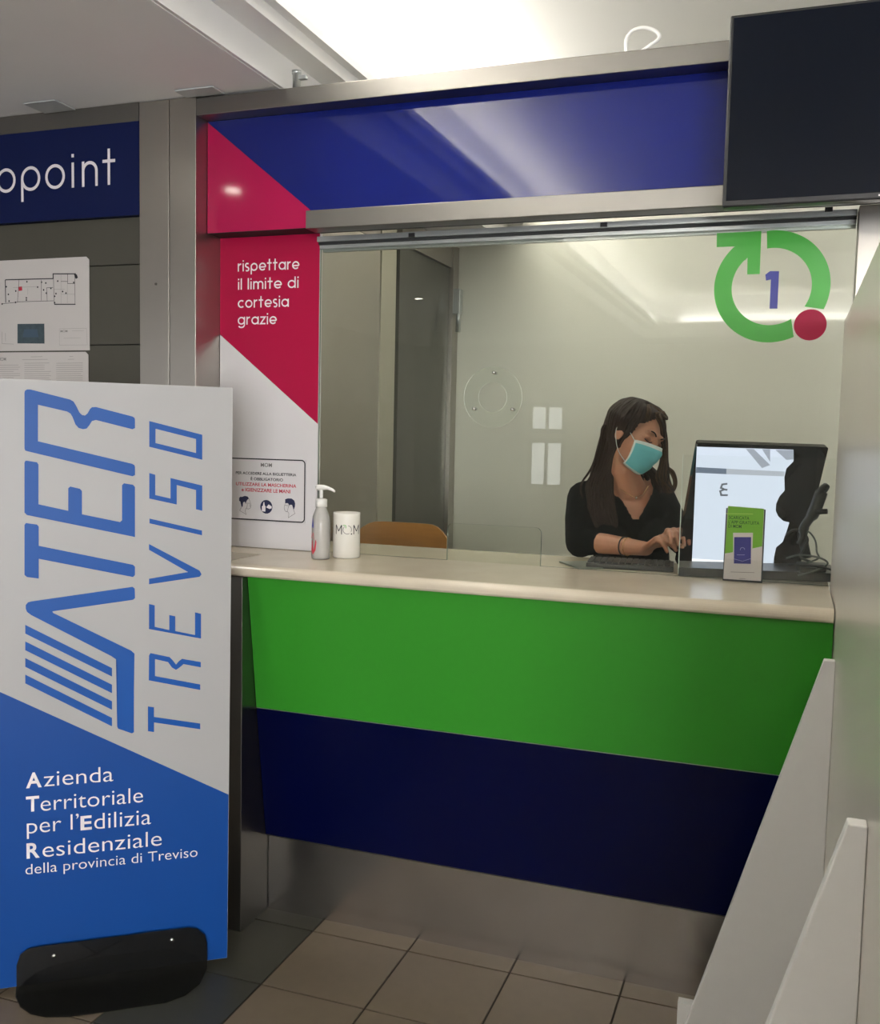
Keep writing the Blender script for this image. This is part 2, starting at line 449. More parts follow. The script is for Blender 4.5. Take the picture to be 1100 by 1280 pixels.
# stepped moulding along the left of the recess: profile in x, z run along y
def moulding(name, prof, y0, y1):
    return prism(name, [(x, y0, z) for x, z in prof], (0, y1 - y0, 0), M_mould)
struct(moulding('trim_1', [(-1.574, 2.796), (-1.574, 2.622), (-1.563, 2.622), (-1.563, 2.721), (-1.472, 2.721), (-1.472, 2.762), (-1.440, 2.762), (-1.440, 2.794)], -5.0, 5.42))
struct(moulding('trim_2', [(2.30, 3.10), (2.30, 2.63), (2.22, 2.63), (2.22, 2.76), (2.20, 2.76), (2.20, 2.63), (2.18, 2.62), (2.33, 2.60), (2.33, 3.10)][:4] , -5.0, 5.42))
struct(prism('trim_3', [(-1.33, -5.0, 2.62), (-1.33, -4.90, 2.62), (-1.33, -4.90, 2.76), (-1.33, -4.915, 2.76), (-1.33, -4.915, 2.68), (-1.33, -5.0, 2.68)], (3.6, 0, 0), M_mould))

# room walls
struct(box('wall_back', (-4.5, -5.8, 0), (3.3, -5.7, 3.15), M_room))
struct(box('wall_far_left', (-4.6, -5.7, 0), (-4.5, 2.9, 3.15), M_room))
struct(box('wall_right', (3.3, -5.7, 0), (3.4, 5.5, 3.15), M_room))
# windows behind the camera, the large first one added as unseen fill: frame + panes
for k, (x0, x1, z0, z1) in enumerate([(1.15, 3.15, 0.35, 2.45), (-2.96, -2.60, 1.62, 1.88), (-2.96, -2.60, 0.95, 1.45)]):
    w = setup('window_%d' % (k + 2), ((x0 + x1) / 2, -5.69, (z0 + z1) / 2))
    bm = bmesh.new(); off = off_of(w)
    for lo, hi in (((x0 - .05, -5.70, z0 - .05), (x1 + .05, -5.66, z0)), ((x0 - .05, -5.70, z1), (x1 + .05, -5.66, z1 + .05)),
                   ((x0 - .05, -5.70, z0), (x0, -5.66, z1)), ((x1, -5.70, z0), (x1 + .05, -5.66, z1)),
                   (((x0 + x1) / 2 - .02, -5.70, z0), ((x0 + x1) / 2 + .02, -5.66, z1))):
        addbox(bm, Vector(lo) - off, Vector(hi) - off)
    from_bm('window_frame', bm, M_dark, w)
    box('pane', (x0, -5.695, z0), (x1, -5.68, z1), M_fill if k == 0 else M_day3, w)

w = setup('window_5', (-4.49, -1.4, 1.3))
bm = bmesh.new(); off = off_of(w)
for lo, hi in (((-4.50, -2.45, .45), (-4.46, -0.35, .5)), ((-4.50, -2.45, 2.15), (-4.46, -0.35, 2.2)), ((-4.50, -2.45, .5), (-4.46, -2.40, 2.15)), ((-4.50, -0.40, .5), (-4.46, -0.35, 2.15)), ((-4.50, -1.42, .5), (-4.46, -1.38, 2.15))):
    addbox(bm, Vector(lo) - off, Vector(hi) - off)
from_bm('window_frame', bm, M_dark, w)
box('pane', (-4.495, -2.40, .5), (-4.48, -0.40, 2.15), M_day2, w)

# left wall of laminate panels in the plane of the ticket window
F = 2.805
wl = struct(box('wall_left', (-4.5, 2.845, 0), (-1.87, 2.905, 2.62), M_dark))
zs = [0.0, 0.48, 0.75, 1.02, 1.29, 1.557, 1.826, 2.095, 2.253]
for z0, z1 in zip(zs, zs[1:]):
    for x0, x1 in ((-4.5, -3.41), (-3.405, -2.089)):
        box('wall_panel', (x0, 2.828, z0 + 0.0015), (x1, 2.846, z1 - 0.0015), M_lam, wl, 0.0012)
struct(box('trim_4', (-4.5, F, 2.558), (-2.089, 2.846, 2.618), M_steelh))
# posts
struct(box('trim_5', (-2.087, F, 0), (-1.971, 2.96, 2.616), M_steel, bev=0.0015))
struct(box('trim_6', (-1.9685, F, 0), (-1.868, 2.96, 2.616), M_steel, bev=0.0015))
bm = bmesh.new(); bmesh.ops.create_cone(bm, cap_ends=True, segments=12, radius1=0.005, radius2=0.004, depth=0.004,
    matrix=Matrix.Translation(at(195, 355, 1, F) + Vector((0, -0.001, 0))) @ Matrix.Rotation(pi / 2, 4, 'X'))
tag(from_bm('rivet', bm, M_gable), 'small round rivet on the left steel post', 'rivet')
# top rail, lower rail, right pillar
struct(box('trim_7', (-1.8665, F, 2.556), (0.8, 2.96, 2.611), M_steelh, bev=0.002))
struct(box('trim_8', (-1.467, F, 2.177), (0.8, 2.872, 2.233), M_steelh, bev=0.002))
struct(box('trim_9', (0.1395, 2.88, 0.28), (0.8, 2.96, 2.176), M_steel, bev=0.002))

# booth shell
bl = struct(box('wall_booth_left', (-1.95, 2.97, 0.28), (-1.885, 5.42, 3.10), M_wall))
box('wall_panel', (-1.885, 2.975, 0.28), (-1.872, 4.34, 2.44), M_steel, bl)
box('wall_panel', (-1.885, 4.348, 0.28), (-1.868, 4.53, 2.60), steel('light_steel', (0.55, 0.53, 0.46), 0.38), bl)
box('wall_panel', (-1.885, 2.975, 2.445), (-1.872, 4.34, 2.60), M_steel, bl)
struct(box('wall_booth_back', (-1.95, 5.42, 0.28), (1.7, 5.5, 3.10), M_wall))
struct(box('wall_booth_right', (1.6, 2.97, 0.28), (1.7, 5.42, 3.10), M_wall))
d1 = struct(box('door_1', (-1.885, 4.56, 0.28), (-1.862, 5.30, 2.47), plain('dark_olive_door', (0.10, 0.098, 0.085), 0.35, metal=0.3, noise=0.05)))
box('door_frame', (-1.885, 5.305, 0.28), (-1.84, 5.40, 2.60), M_steel, d1)
box('door_header', (-1.885, 4.56, 2.475), (-1.85, 5.305, 2.60), M_steel, d1)
box('hinge', (-1.842, 5.31, 2.22), (-1.80, 5.36, 2.36), M_alu, d1, 0.003)
tube('hinge_pin', [(-1.815, 5.335, 2.12), (-1.815, 5.335, 2.30)], 0.014, M_alu, d1)

# ================================================================== HEADER PANEL
H = 2.872
hp = thing('header_panel', 'long glossy blue header panel above the window with a magenta corner at its left', 'panel', (-0.8, H, 2.2))
box('backing', (-1.8665, H + 0.0005, 2.1935), (0.8, 2.96, 2.555), M_dark, hp)
sh = Sheet((0, H, 0), XA, Z)
sh.poly('blue_film', [[(-1.8665, 2.555), (0.8, 2.555), (0.8, 2.235), (-1.4665, 2.235)]], M_blue, hp)
sh.poly('magenta_film', [[(-1.866, 2.553), (-1.4675, 2.236), (-1.4675, 2.1945), (-1.866, 2.1945)]], M_pink, hp, 0.0012)

# magenta / white side panel
G = 2.95
sp = thing('courtesy_panel', 'tall magenta and white panel beside the window asking for courtesy distance', 'panel', (-1.68, G, 1.14))
box('board', (-1.8665, G, 1.142), (-1.489, 2.968, 2.192), M_white, sp)
s2 = Sheet((0, G, 0), XA, Z)
s2.poly('magenta_film', [[(-1.8665, 2.192), (-1.489, 2.192), (-1.489, 1.569), (-1.8665, 1.869)]], M_pink2, sp)
for body, a0, a1, b in (('rispettare', -1.797, -1.563, 2.079), ('il limite di', -1.796, -1.565, 2.018), ('cortesia', -1.796, -1.601, 1.957), ('grazie', -1.796, -1.646, 1.9005)):
    letter_line(Sheet((0, G, 0), XA, Z, 0.0016), 'lettering', body, a0, b, 0.0265, 0.175, 0.17, M_letter, sp, width=a1 - a0)
# notice on that panel
nt_ = thing('notice', 'white notice with a black rounded border and three small head and bottle icons', 'notice', (-1.70, G - 0.002, 1.23))
box('sheet', (-1.895, G - 0.003, 1.235), (-1.531, G - 0.0012, 1.448), M_white, nt_)
s3 = Sheet((0, G - 0.003, 0), XA, Z, 0.0005)
s3.strokes('border', [rrect(-1.8640, 1.2375, -1.534, 1.446, 0.012) + [(-1.534, 1.434)]], 0.0042, M_ink, nt_)
def fit(lst, mat, bold):
    for body, x0, x1, y0, y1 in lst:
        (a0, b0) = s3.px(x0, y0); (a1, b1) = s3.px(x1, y1); s3.text('lettering', body, a0, min(b0, b1), a1, max(b0, b1), mat, nt_, bold)
def nrow(body, x0, x1, yb, hgt, mat, bold=0.02):
    # crop coordinates of the notice (scale .1): baseline at the left end
    a0, b0 = s3.px(280 + x0 * .1, 565 + yb * .1); a1, _ = s3.px(280 + x1 * .1, 565 + yb * .1)
    s3.text('lettering', body, a0, b0, a1, b0 + hgt, mat, nt_, bold)
nrow('PER ACCEDERE ALLA BIGLIETTERIA', 148, 905, 275, 0.0095, M_ink)
nrow('È OBBLIGATORIO', 335, 738, 352, 0.0125, M_ink)
nrow('UTILIZZARE LA MASCHERINA', 150, 905, 415, 0.0115, M_inkred)
nrow('e IGIENIZZARE LE MANI', 222, 830, 490, 0.0125, M_inkred)
a0, b0 = s3.px(280 + 46, 565 + 18.5); a1, _ = s3.px(280 + 60, 565 + 18.5)
s3.text('lettering', 'MOM', a0, b0, a1, b0 + 0.0135, M_inkgrey, nt_, 0.01)
def npx(L): return [s3.px(280 + x * .1, 565 + y * .1) for x, y in L]
s3.poly('icon', [npx([(190, 575), (205, 558), (225, 562), (260, 548), (295, 556), (312, 580), (290, 600), (270, 640), (258, 620), (240, 630), (235, 680), (222, 690), (212, 650), (205, 620), (190, 610)])], M_inkblue, nt_)
s3.strokes('icon', [npx([(312, 580), (322, 610), (340, 665), (330, 700), (310, 712), (275, 705), (265, 740), (278, 780), (195, 730), (222, 690)]), npx([(262, 640), (318, 640), (330, 690)]), npx([(285, 700), (295, 650)])], 0.0010, M_ink, nt_)
s3.poly('icon', [arc(*s3.px(280 + 53, 565 + 68.5), 0.0235, 0, 350, 26)], M_inkblue, nt_)
s3.poly('icon', [npx([(475, 680), (490, 668), (490, 650), (498, 625), (505, 625), (508, 650), (512, 668), (522, 680), (518, 745), (475, 740)]), npx([(530, 690), (560, 655), (598, 680), (596, 705), (570, 712), (545, 700)])], M_letter, nt_, 0.0009)
s3.poly('icon', [npx([(765, 590), (800, 580), (845, 582), (878, 605), (890, 640), (888, 680), (870, 725), (862, 690), (850, 660), (830, 660), (815, 665), (800, 640), (765, 640)])], M_inkblue, nt_)
s3.strokes('icon', [npx([(765, 640), (752, 700), (765, 740), (800, 748), (812, 770), (806, 822), (888, 768), (870, 725)]), npx([(760, 665), (810, 672), (825, 660)]), npx([(790, 748), (812, 672)])], 0.0010, M_ink, nt_)

# ================================================================== INFO SIGN (left)
ip = thing('fascia_sign', 'dark blue fascia sign with thin pale lettering on the left wall', 'sign', (-2.9, 2.81, 2.25))
box('board', (-4.0, 2.806, 2.2535), (-2.0885, 2.828, 2.558), M_blue2, ip)
s4 = Sheet((0, 2.806, 0), XA, Z)
# x-height 0.083, baseline 2.358
for ch, x in (('o', -2.647 - 0.041), ('p', -2.5805), ('o', -2.4755), ('i', -2.3635), ('n', -2.3205), ('t', -2.2355)):
    letter_line(s4, 'lettering', ch, x - (0.0 if ch != 'o' or x > -2.6 else 0.0), 2.358, 0.084, 0.125, 0.2, M_letter, ip)
for ch, x in (('i', -2.872), ('n', -2.840), ('f', -2.757)):
    letter_line(s4, 'lettering', ch, x, 2.358, 0.084, 0.125, 0.2, M_letter, ip)

# papers
def poster(nm, label, x0, z0, x1, z1):
    t = thing(nm, label, 'paper', (x1, 2.826, z0))
    prism('sheet', [(x0, 2.8265, z0), (x1, 2.8265, z0), (x1, 2.8265, z1 - 0.01), (x1 - 0.012, 2.8265, z1), (x0, 2.8265, z1)], (0, -0.0012, 0), M_paper, t)
    return t, Sheet((0, 2.8253, 0), XA, Z, 0.0004)
p1, s5 = poster('floor_plan_sheet', 'white sheet with a black floor plan and small photo, on the left wall', -2.86, 1.808, -2.310, 2.128)
def c7(L): return [s5.px(x * .1328, 310 + y * .1328) for x, y in L]
s5.strokes('plan_lines', [c7([(50, 300), (500, 288), (500, 243), (715, 243)]), c7([(50, 300), (55, 515)]), c7([(512, 530), (712, 530)])], 0.0034, M_ink, p1)
s5.strokes('plan_lines', [c7([(20, 525), (165, 510), (180, 300)]), c7([(165, 507), (505, 497)]), c7([(503, 243), (512, 530)]), c7([(705, 243), (708, 530)]), c7([(638, 243), (638, 335), (705, 335)]),
   c7([(575, 315), (638, 315)]), c7([(445, 500), (440, 375), (500, 372)]), c7([(390, 300), (390, 495)])], 0.0016, M_ink, p1)
s5.strokes('plan_lines', [c7([(575, 250), (575, 530)]), c7([(635, 340), (635, 520)]), c7([(575, 435), (705, 435)]), c7([(180, 370), (345, 365)]), c7([(125, 372), (170, 372)]), c7([(510, 390), (610, 388)]), c7([(262, 380), (262, 440)])], 0.0008, M_inkgrey, p1)
dots = [(60, 365), (80, 437), (150, 405), (255, 318), (250, 470), (250, 490), (355, 368), (392, 322), (432, 330), (412, 395), (438, 425), (545, 312), (590, 410), (622, 425), (528, 430), (516, 455), (22, 527), (148, 512), (86, 500), (695, 325), (480, 380), (515, 515)]
s5.poly('plan_marks', [arc(*s5.px(x * .1328, 310 + y * .1328), 0.0033, 0, 330, 8) for x, y in dots] + [c7([(698, 245), (725, 250), (735, 280), (715, 292), (705, 270)])], M_ink, p1)
s5.poly('red_mark', [c7([(175, 365), (208, 362), (210, 400), (178, 405)])], M_inkred, p1)
s5.poly('photo', [c7([(165, 715), (418, 712), (420, 900), (165, 898)])], plain('photo_teal', (0.055, 0.085, 0.10), 0.5, noise=0.4, nscale=60), p1)
s5.poly('photo', [c7([(230, 765), (350, 765), (365, 840), (215, 840)])], plain('photo_blue', (0.06, 0.10, 0.15), 0.5), p1, 0.0008)
s5.strokes('stamp', [c7([(560, 760), (815, 755), (822, 912), (560, 915), (560, 760)]), c7([(680, 780), (790, 778)]), c7([(600, 850), (760, 845)])], 0.0006, M_inkgrey, p1)
a0, b0 = s5.px(75.6, 415.5); a1, b1 = s5.px(84.5, 412.5)
s5.text('lettering', 'MOM', a0, b0, a1, b0 + 0.008, M_inkgrey, p1, 0.01)
s5.strokes('marks', [c7([(50, 800), (52, 880)]), c7([(20, 790), (20, 900), (130, 905)])], 0.001, M_inkgrey, p1)
p2, s6 = poster('text_sheet', 'white sheet of small grey text below the floor plan sheet', -2.86, 1.47, -2.316, 1.803)
def c8(x, y): return s6.px(x * .1328, 310 + y * .1328)
L = []
for r in range(13):
    y = 1085 + r * 20
    for x0, x1 in ((-120, 190), (230, 480), (530, 780)):
        if r == 0 and x0 == -120: continue
        L.append([c8(x0, y), c8(x1 - random.choice((0, 15, 60)), y - 3)])
L += [[c8(290, 1025), c8(400, 1022)], [c8(210, 1052), c8(450, 1048)], [c8(655, 1022), c8(690, 1021)], [c8(640, 1048), c8(700, 1047)]]
_pl = s6.strokes('printed_lines', L, 0.0016, plain('pale_grey_ink', (0.36, 0.34, 0.33), 0.7), p2)
a0, b0 = s6.px(0.5, 451); s6.text('lettering', 'MOM', a0 - 0.01, b0, a0 + 0.026, b0 + 0.012, M_inkgrey, p2, 0.01)
_pl['kind'] = 'stuff'
for _o in p1.children:
    if _o.name.startswith(('plan_', 'stamp', 'marks')): _o['kind'] = 'stuff'

# ================================================================== STANDING SIGN
SU = Vector((0.798, 0.603, 0)).normalized(); SN = SU.cross(Z)
SO = Vector((-1.469, 2.371, 0.02))
st = thing('standing_sign', 'tall white and blue standing sign board with large vertical blue lettering', 'sign', (*(SO - SU * 0.3).xy, 0))
sg = Sheet(SO, SU, Z)
def sp_(q): return SO + SU * q[0] + Z * q[1]
WB = -0.635
prism('board', [sp_(q) for q in ((WB, 0), (0, 0), (-(-0.0088) , 1.641), (WB, 1.645))], -SN * 0.008, M_bosh, st)
ul = sg.px(0, 865); ur = sg.px(285.3, 993)
k = (ul[1] - ur[1]) / (ul[0] - ur[0])
sg.poly('blue_film', [[(WB + .0005, 0.0005), (-0.0005, 0.0005), (0.0015, ur[1] + k * (0.0015 - ur[0])), (WB + .0005, ur[1] + k * (WB - ur[0]))]], M_boblue, st, 0.0004)
c4 = lambda L: [sg.px(x * .3125, 460 + y * .3125) for x, y in L]
c5 = lambda L: [sg.px(x * .34375, 840 + y * .34375) for x, y in L]
Rl = [(98, 100), (100, 91), (108, 86), (122, 86), (280, 126), (294, 134), (304, 150), (318, 178), (328, 188), (340, 190), (350, 182), (360, 164), (368, 157), (384, 156), (530, 194), (538, 199), (540, 206), (540, 240), (530, 245),
      (384, 208), (368, 212), (358, 228), (347, 242), (333, 245), (315, 240), (302, 226), (290, 196), (282, 182), (268, 174), (152, 147), (152, 293), (528, 383), (537, 388), (540, 395), (540, 428), (530, 433), (110, 333), (101, 330), (98, 322)]
El = [(98, 378), (102, 371), (110, 371), (148, 377), (154, 386), (154, 545), (273, 571), (273, 481), (281, 474), (320, 483), (328, 492), (328, 585), (480, 616), (488, 609), (488, 469), (496, 461), (532, 467), (540, 476), (540, 676), (108, 588), (98, 578)]
Tl = [(98, 628), (104, 620), (148, 626), (155, 634), (155, 711), (532, 787), (540, 795), (540, 828), (532, 836), (155, 763), (155, 842), (108, 836), (98, 827)]
al = c4([(103, 962), (103, 948), (112, 937), (128, 933), (530, 875), (539, 882), (540, 920), (532, 927), (210, 973), (212, 979), (524, 1130), (538, 1142)]) + c5([(487, 60), (487, 218), (480, 223), (430, 206), (426, 198), (426, -60)]) \
    + c4([(470, 1185), (464, 1165), (445, 1152), (125, 988), (108, 975)])
sg.poly('lettering', [c4(Rl)], M_logo, st); sg.poly('lettering', [c4(El)], M_logo, st); sg.poly('lettering', [c4(Tl)], M_logo, st); sg.poly('lettering', [al], M_logo, st)
for d in (0, 66.4, 132.8, 199.2):
    sg.poly('stripe', [c4([(101, 1027 + d), (448, 1200 + d), (448, 1234 + d), (101, 1062 + d)])], M_logo, st)
def hole(outer, inner):   # frame of quads
    n = len(outer); return [[outer[i], outer[(i + 1) % n], inner[(i + 1) % n], inner[i]] for i in range(n)]
sg.poly('lettering', hole(c4([(597, 212), (809, 267), (809, 367), (597, 315)]), c4([(622, 243), (784, 284), (784, 340), (622, 300)])), M_logo, st)
sg.poly('lettering', [c4([(597, 420), (621, 427), (621, 508), (682, 522), (682, 440), (809, 470), (809, 571), (784, 565), (784, 488), (707, 468), (707, 546), (597, 522)])], M_logo, st)
sg.poly('lettering', [c4([(598, 602), (808, 650), (808, 669), (598, 621)])], M_logo, st)
sg.poly('lettering', [c4([(596, 704), (602, 707), (798, 810), (806, 825), (798, 835), (596, 865), (596, 843), (752, 816), (596, 727)])], M_logo, st)
sg.poly('lettering', [c4([(596, 944), (619, 949), (619, 1035), (677, 1048), (677, 988), (701, 993), (701, 1052), (780, 1068), (780, 977), (804, 983), (804, 1082), (596, 1044)])], M_logo, st)
sg.poly('lettering', [c4([(596, 1150), (602, 1140), (678, 1156), (690, 1168), (704, 1186), (716, 1172), (728, 1163), (803, 1176), (803, 1197), (734, 1184), (718, 1198), (704, 1207), (688, 1198), (672, 1176), (620, 1164), (620, 1232)]) + c5([(728, 45), (728, 65), (541, 30)])], M_logo, st)
sg.poly('lettering', [c5([(538, 125), (560, 128), (560, 163), (728, 187), (728, 208), (560, 183), (560, 218), (538, 215)])], M_logo, st)
def sline(body, x0, y0, x1, bold, hpx, mat=M_letter, scale=0.34375, asc=1.0):
    if bold == 0.0: bold = -0.007
    a0, b0 = sg.px(x0 * scale, 840 + y0 * scale); _, bt = sg.px(x0 * scale, 840 + (y0 - hpx) * scale)
    a1, _ = sg.px(x1 * scale, 840 + y0 * scale)
    sg.text('lettering', body, a0, b0, a1, bt, mat, st, bold)
# capitals in bold, the rest in regular weight; boxes run baseline (or descender) to cap or ascender top
sline('A', 95, 423, 152, 0.025, 56); sline('zienda', 160, 417, 412, 0.0, 56)
sline('T', 95, 509, 143, 0.025, 56); sline('erritoriale', 148, 506, 520, 0.0, 56)
sline('per l’', 98, 607, 287, 0.0, 76); sline('E', 293, 576, 334, 0.025, 52); sline('dilizia', 343, 572, 549, 0.0, 57)
sline('R', 97, 679, 145, 0.025, 56); sline('esidenziale', 155, 674, 588, 0.0, 56)
sline('della provincia di Treviso', 93, 749, 718, 0.0, 49)
# smoked acrylic foot plates either side and joining base
fo = []
a_, b_ = sg.px(22, 1200); c_, d_ = sg.px(259, 1180)
fo_t = [sg.px(x * .2727, 1130 + y * .2727) for x, y in ((78, 358), (78, 270), (95, 222), (130, 195), (200, 182), (860, 98), (905, 105), (938, 132), (948, 170), (948, 262))]
fo_t = [(q[0], max(q[1], 0.0)) for q in fo_t]
SB = Sheet(SO - Z * 0.02 + SN * 0.012, SU, Z)
prism('foot_plate', [SO + SN * 0.010 + SU * a + Z * b for a, b in fo_t[1:-1]] + [SO + SN * 0.010 + SU * fo_t[-1][0] - Z * 0.018, SO + SN * 0.010 + SU * fo_t[0][0] - Z * 0.018], SN * 0.004, M_tint, st)
prism('foot_plate', [SO - SN * 0.010 + SU * a + Z * b for a, b in fo_t[1:-1]] + [SO - SN * 0.010 + SU * fo_t[-1][0] - Z * 0.018, SO - SN * 0.010 + SU * fo_t[0][0] - Z * 0.018], -SN * 0.004, M_tint, st)
gp = [at(x * .2727, 1130 + y * .2727, 2, 0.006) for x, y in ((75, 368), (70, 420), (92, 465), (140, 498), (210, 512), (320, 510), (480, 488), (760, 445), (850, 412), (915, 360), (945, 300), (948, 258))]
prism('base_plate', [Vector((p.x, p.y, 0.0015)) for p in gp] + [Vector((q.x, q.y, 0.0015)) for q in (SO - SN * 0.10 + SU * -0.09, SO - SN * 0.10 + SU * -0.50)], (0, 0, 0.005), M_tint, st)
for x, y in ((250, 225), (787, 153)):
    a, b = sg.px(x * .2727, 1130 + y * .2727)
    tube('bolt', [SO + SU * a + Z * b + SN * 0.013, SO + SU * a + Z * b + SN * 0.019], 0.006, M_chrome, st)

# ================================================================== COUNTER
ct = thing('counter', 'long service counter with cream stone top and sloping green and navy front', 'counter', (-0.7, 2.7, 0))
XL, XR = -1.528, 0.118
# stone top with a rounded nose
prof = [(2.95, 1.10)] + [(2.548 + 0.018 * (1 - sin(radians(t))), 1.122 - 0.018 * cos(radians(t)) - 0.004) for t in range(0, 91, 18)]
nose = [(3.262, 1.104), (3.262, 1.14)] + [(2.552 + 0.02 - 0.02 * sin(radians(t)), 1.12 + 0.02 * cos(radians(t))) for t in range(0, 91, 15)] + [(2.552 + 0.012 - 0.012 * cos(radians(t)), 1.116 - 0.012 * sin(radians(t))) for t in range(15, 91, 15)]
prism('stone_top', [(-1.615, y, z) for y, z in nose], (1.732, 0, 0), M_stone, ct)
prism('stone_top', [(-1.865, y, z) for y, z in ((2.962 + .0, 1.104), (3.262, 1.104), (3.262, 1.14), (2.97, 1.14))], (0.2495, 0, 0), M_stone, ct)
box('stone_top', (-1.865, 2.81, 1.104), (-1.6155, 2.962, 1.14), M_stone, ct)
GT, GM, GB = Vector((0, 2.571, 1.103)), Vector((0, 2.629, 0.685)), Vector((0, 2.692, 0.256))
def slab(nm, a, b, mat, l=0.0, x0=XL, x1=XR):
    d = (b - a).normalized(); n = Vector((0, -d.z * -1, 0)); n = Vector((0, d.z, -d.y)).normalized()
    if n.y > 0: n = -n
    pts = [(x0, a.y + n.y * l, a.z + n.z * l), (x1, a.y + n.y * l, a.z + n.z * l), (x1, b.y + n.y * l, b.z + n.z * l), (x0, b.y + n.y * l, b.z + n.z * l)]
    return prism(nm, pts, -n * 0.014, mat, ct)
dv = (GB - GM).normalized()
slab('green_panel', GT, GM - dv * 0.0012, M_green)
slab('navy_panel', GM + dv * 0.0012, GB, M_navy)
slab('edge_strip', GM - dv * 0.0010, GM + dv * 0.0010, M_alu, 0.0006)
slab('edge_strip', GB, GB + Vector((0, 0.001, -0.004)), M_gable, 0.0)
box('kick_plate', (XL, 2.711, 0.0), (XR, 2.722, 0.30), M_kick, ct)
prism('side_gable', [(-1.600, 2.545, 0), (-1.600, 2.545, 1.1035), (-1.600, 2.90, 1.1035), (-1.600, 2.90, 0)], (0.070, 0, 0), M_gable, ct, 0.0015)
box('carcass', (XL + 0.002, 2.765, 0.05), (XR - 0.002, 2.93, 1.1035), M_lam, ct)
box('carcass_wing', (-1.862, 2.84, 0.0), (-1.602, 2.93, 1.1035), M_lam, ct)

# ================================================================== WINDOW GLASS
wn = setup('window_1', (-0.7, 2.955, 1.14))
def pane_with_notch():
    x0, x1, z0, z1 = -1.487, 0.1375, 1.1425, 2.150
    cx0, cx1, cz = -1.025, -0.717, 1.262; r = 0.018
    bm = bmesh.new(); off = off_of(wn)
    # three columns around the pass-through notch, built as one outline
    out = [(x0, z0), (cx0, z0)] + [(cx0 + r - r * cos(radians(t)), cz - r + r * sin(radians(t))) for t in (0, 30, 60, 90)] + \
          [(cx1 - r + r * sin(radians(t)), cz - r + r * cos(radians(t))) for t in (0, 30, 60, 90)] + [(cx1, z0), (x1, z0), (x1, z1), (x0, z1)]
    a = [bm.verts.new(Vector((x, G + 0.001, z)) - off) for x, z in out]; b = [bm.verts.new(Vector((x, G + 0.009, z)) - off) for x, z in out]
    fa = bm.faces.new(a); fb = bm.faces.new(b[::-1]); n = len(a); side = []
    for i in range(n): side.append(bm.faces.new((a[i], a[(i + 1) % n], b[(i + 1) % n], b[i])))
    for f in side: f.material_index = 1
    bmesh.ops.triangulate(bm, faces=[fa, fb])
    return from_bm('glass_pane', bm, [M_glass, M_edge], wn)
pane_with_notch()
box('track', (-1.487, 2.925, 2.160), (0.1375, 2.935, 2.1765), M_alu, wn)
box('track', (-1.487, 2.944, 2.1415), (0.1375, 2.965, 2.152), M_alu, wn)
box('track_channel', (-1.487, 2.937, 2.152), (0.1375, 2.968, 2.1765), M_dark, wn)
box('track', (-1.487, 2.968, 2.135), (0.1375, 2.985, 2.1765), M_alu, wn)
for x, y in ((515, 294), (755, 281), (1036, 262)):
    p = at(x, y, 1, 2.922); box('track_clip', (p.x - .010, 2.917, p.z - .006), (p.x + .010, 2.9245, p.z + .006), M_black, wn)
# speech disc: clear ring plate on three pins
DC = (-0.88, 1.662)
bm = bmesh.new(); off = off_of(wn); N = 40; Rr = (0.046, 0.094)
V = [[bm.verts.new(Vector((DC[0] + r * cos(2 * pi * k / N), y, DC[1] + r * sin(2 * pi * k / N))) - off) for k in range(N)] for r, y in ((0.046, 2.932), (0.094, 2.932), (0.094, 2.937), (0.046, 2.937))]
for q in range(4):
    A, B = V[q], V[(q + 1) % 4]
    for k in range(N):
        f = bm.faces.new((A[k], A[(k + 1) % N], B[(k + 1) % N], B[k])); f.material_index = 1 if q in (1, 3) else 0
from_bm('speech_disc', bm, [glassy('disc_acrylic', (0.95, 0.96, 0.94), body=0.05, bodycol=(0.75, 0.8, 0.72)), plain('clear_edge', (0.85, 0.9, 0.82), 0.12)], wn)
for x, y in ((618, 466), (593, 511), (641, 512)):
    p = at(x, y, 1, 2.935); tube('pin', [(p.x, 2.926, p.z), (p.x, 2.951, p.z)], 0.0055, M_chrome, wn)
# emblem on the glass
s7 = Sheet((0, G + 0.001, 0), XA, Z, 0.0006)
cx, cz, RO, RI = -0.0755, 1.979, 0.1555, 0.107
dc = (0.0325, 1.871); dr = 0.043; clr = 0.054
def ringpts(r, a0, a1, n=36): return [(cx + r * cos(radians(a0 + (a1 - a0) * i / n)), cz + r * sin(radians(a0 + (a1 - a0) * i / n))) for i in range(n + 1)]
def cut(r, lo, hi):   # angle where circle r meets the clearance circle
    a = lo
    for i in range(400):
        a = lo + (hi - lo) * i / 400
        x, z = cx + r * cos(radians(a)) - dc[0], cz + r * sin(radians(a)) - dc[1]
        if x * x + z * z < clr * clr: return a
    return hi
ao, ai = cut(RO, 97, -60), cut(RI, 100, -60)
s7.poly('emblem_arc', [[*ringpts(RO, 97, ao), *ringpts(RI, 98.5, ai)[::-1]]], M_emgreen, wn)
bo, bi = cut(RO, -180, 0), cut(RI, -180, 0)
s7.poly('emblem_arrow', [ringpts(RO, 132, 360 + bo) + ringpts(RI, 131, 360 + bi)[::-1],
    [(-0.230, 2.134), (-0.109, 2.134), (-0.108, 2.015), (-0.142, 2.015), (-0.143, 2.062), (-0.150, 2.054), (-0.182, 2.090), (-0.178, 2.0945), (-0.229, 2.0945)]], M_emgreen, wn)
s7.poly('emblem_dot', [[(dc[0] + dr * cos(2 * pi * k / 40), dc[1] + dr * sin(2 * pi * k / 40)) for k in range(40)]], M_pink2, wn)
s7.poly('numeral', [[s7.px(860 + x * .21818, 260 + y * .21818) for x, y in ((443, 382), (470, 362), (522, 362), (512, 577), (467, 577), (475, 410), (447, 416))]], M_emblue, wn)

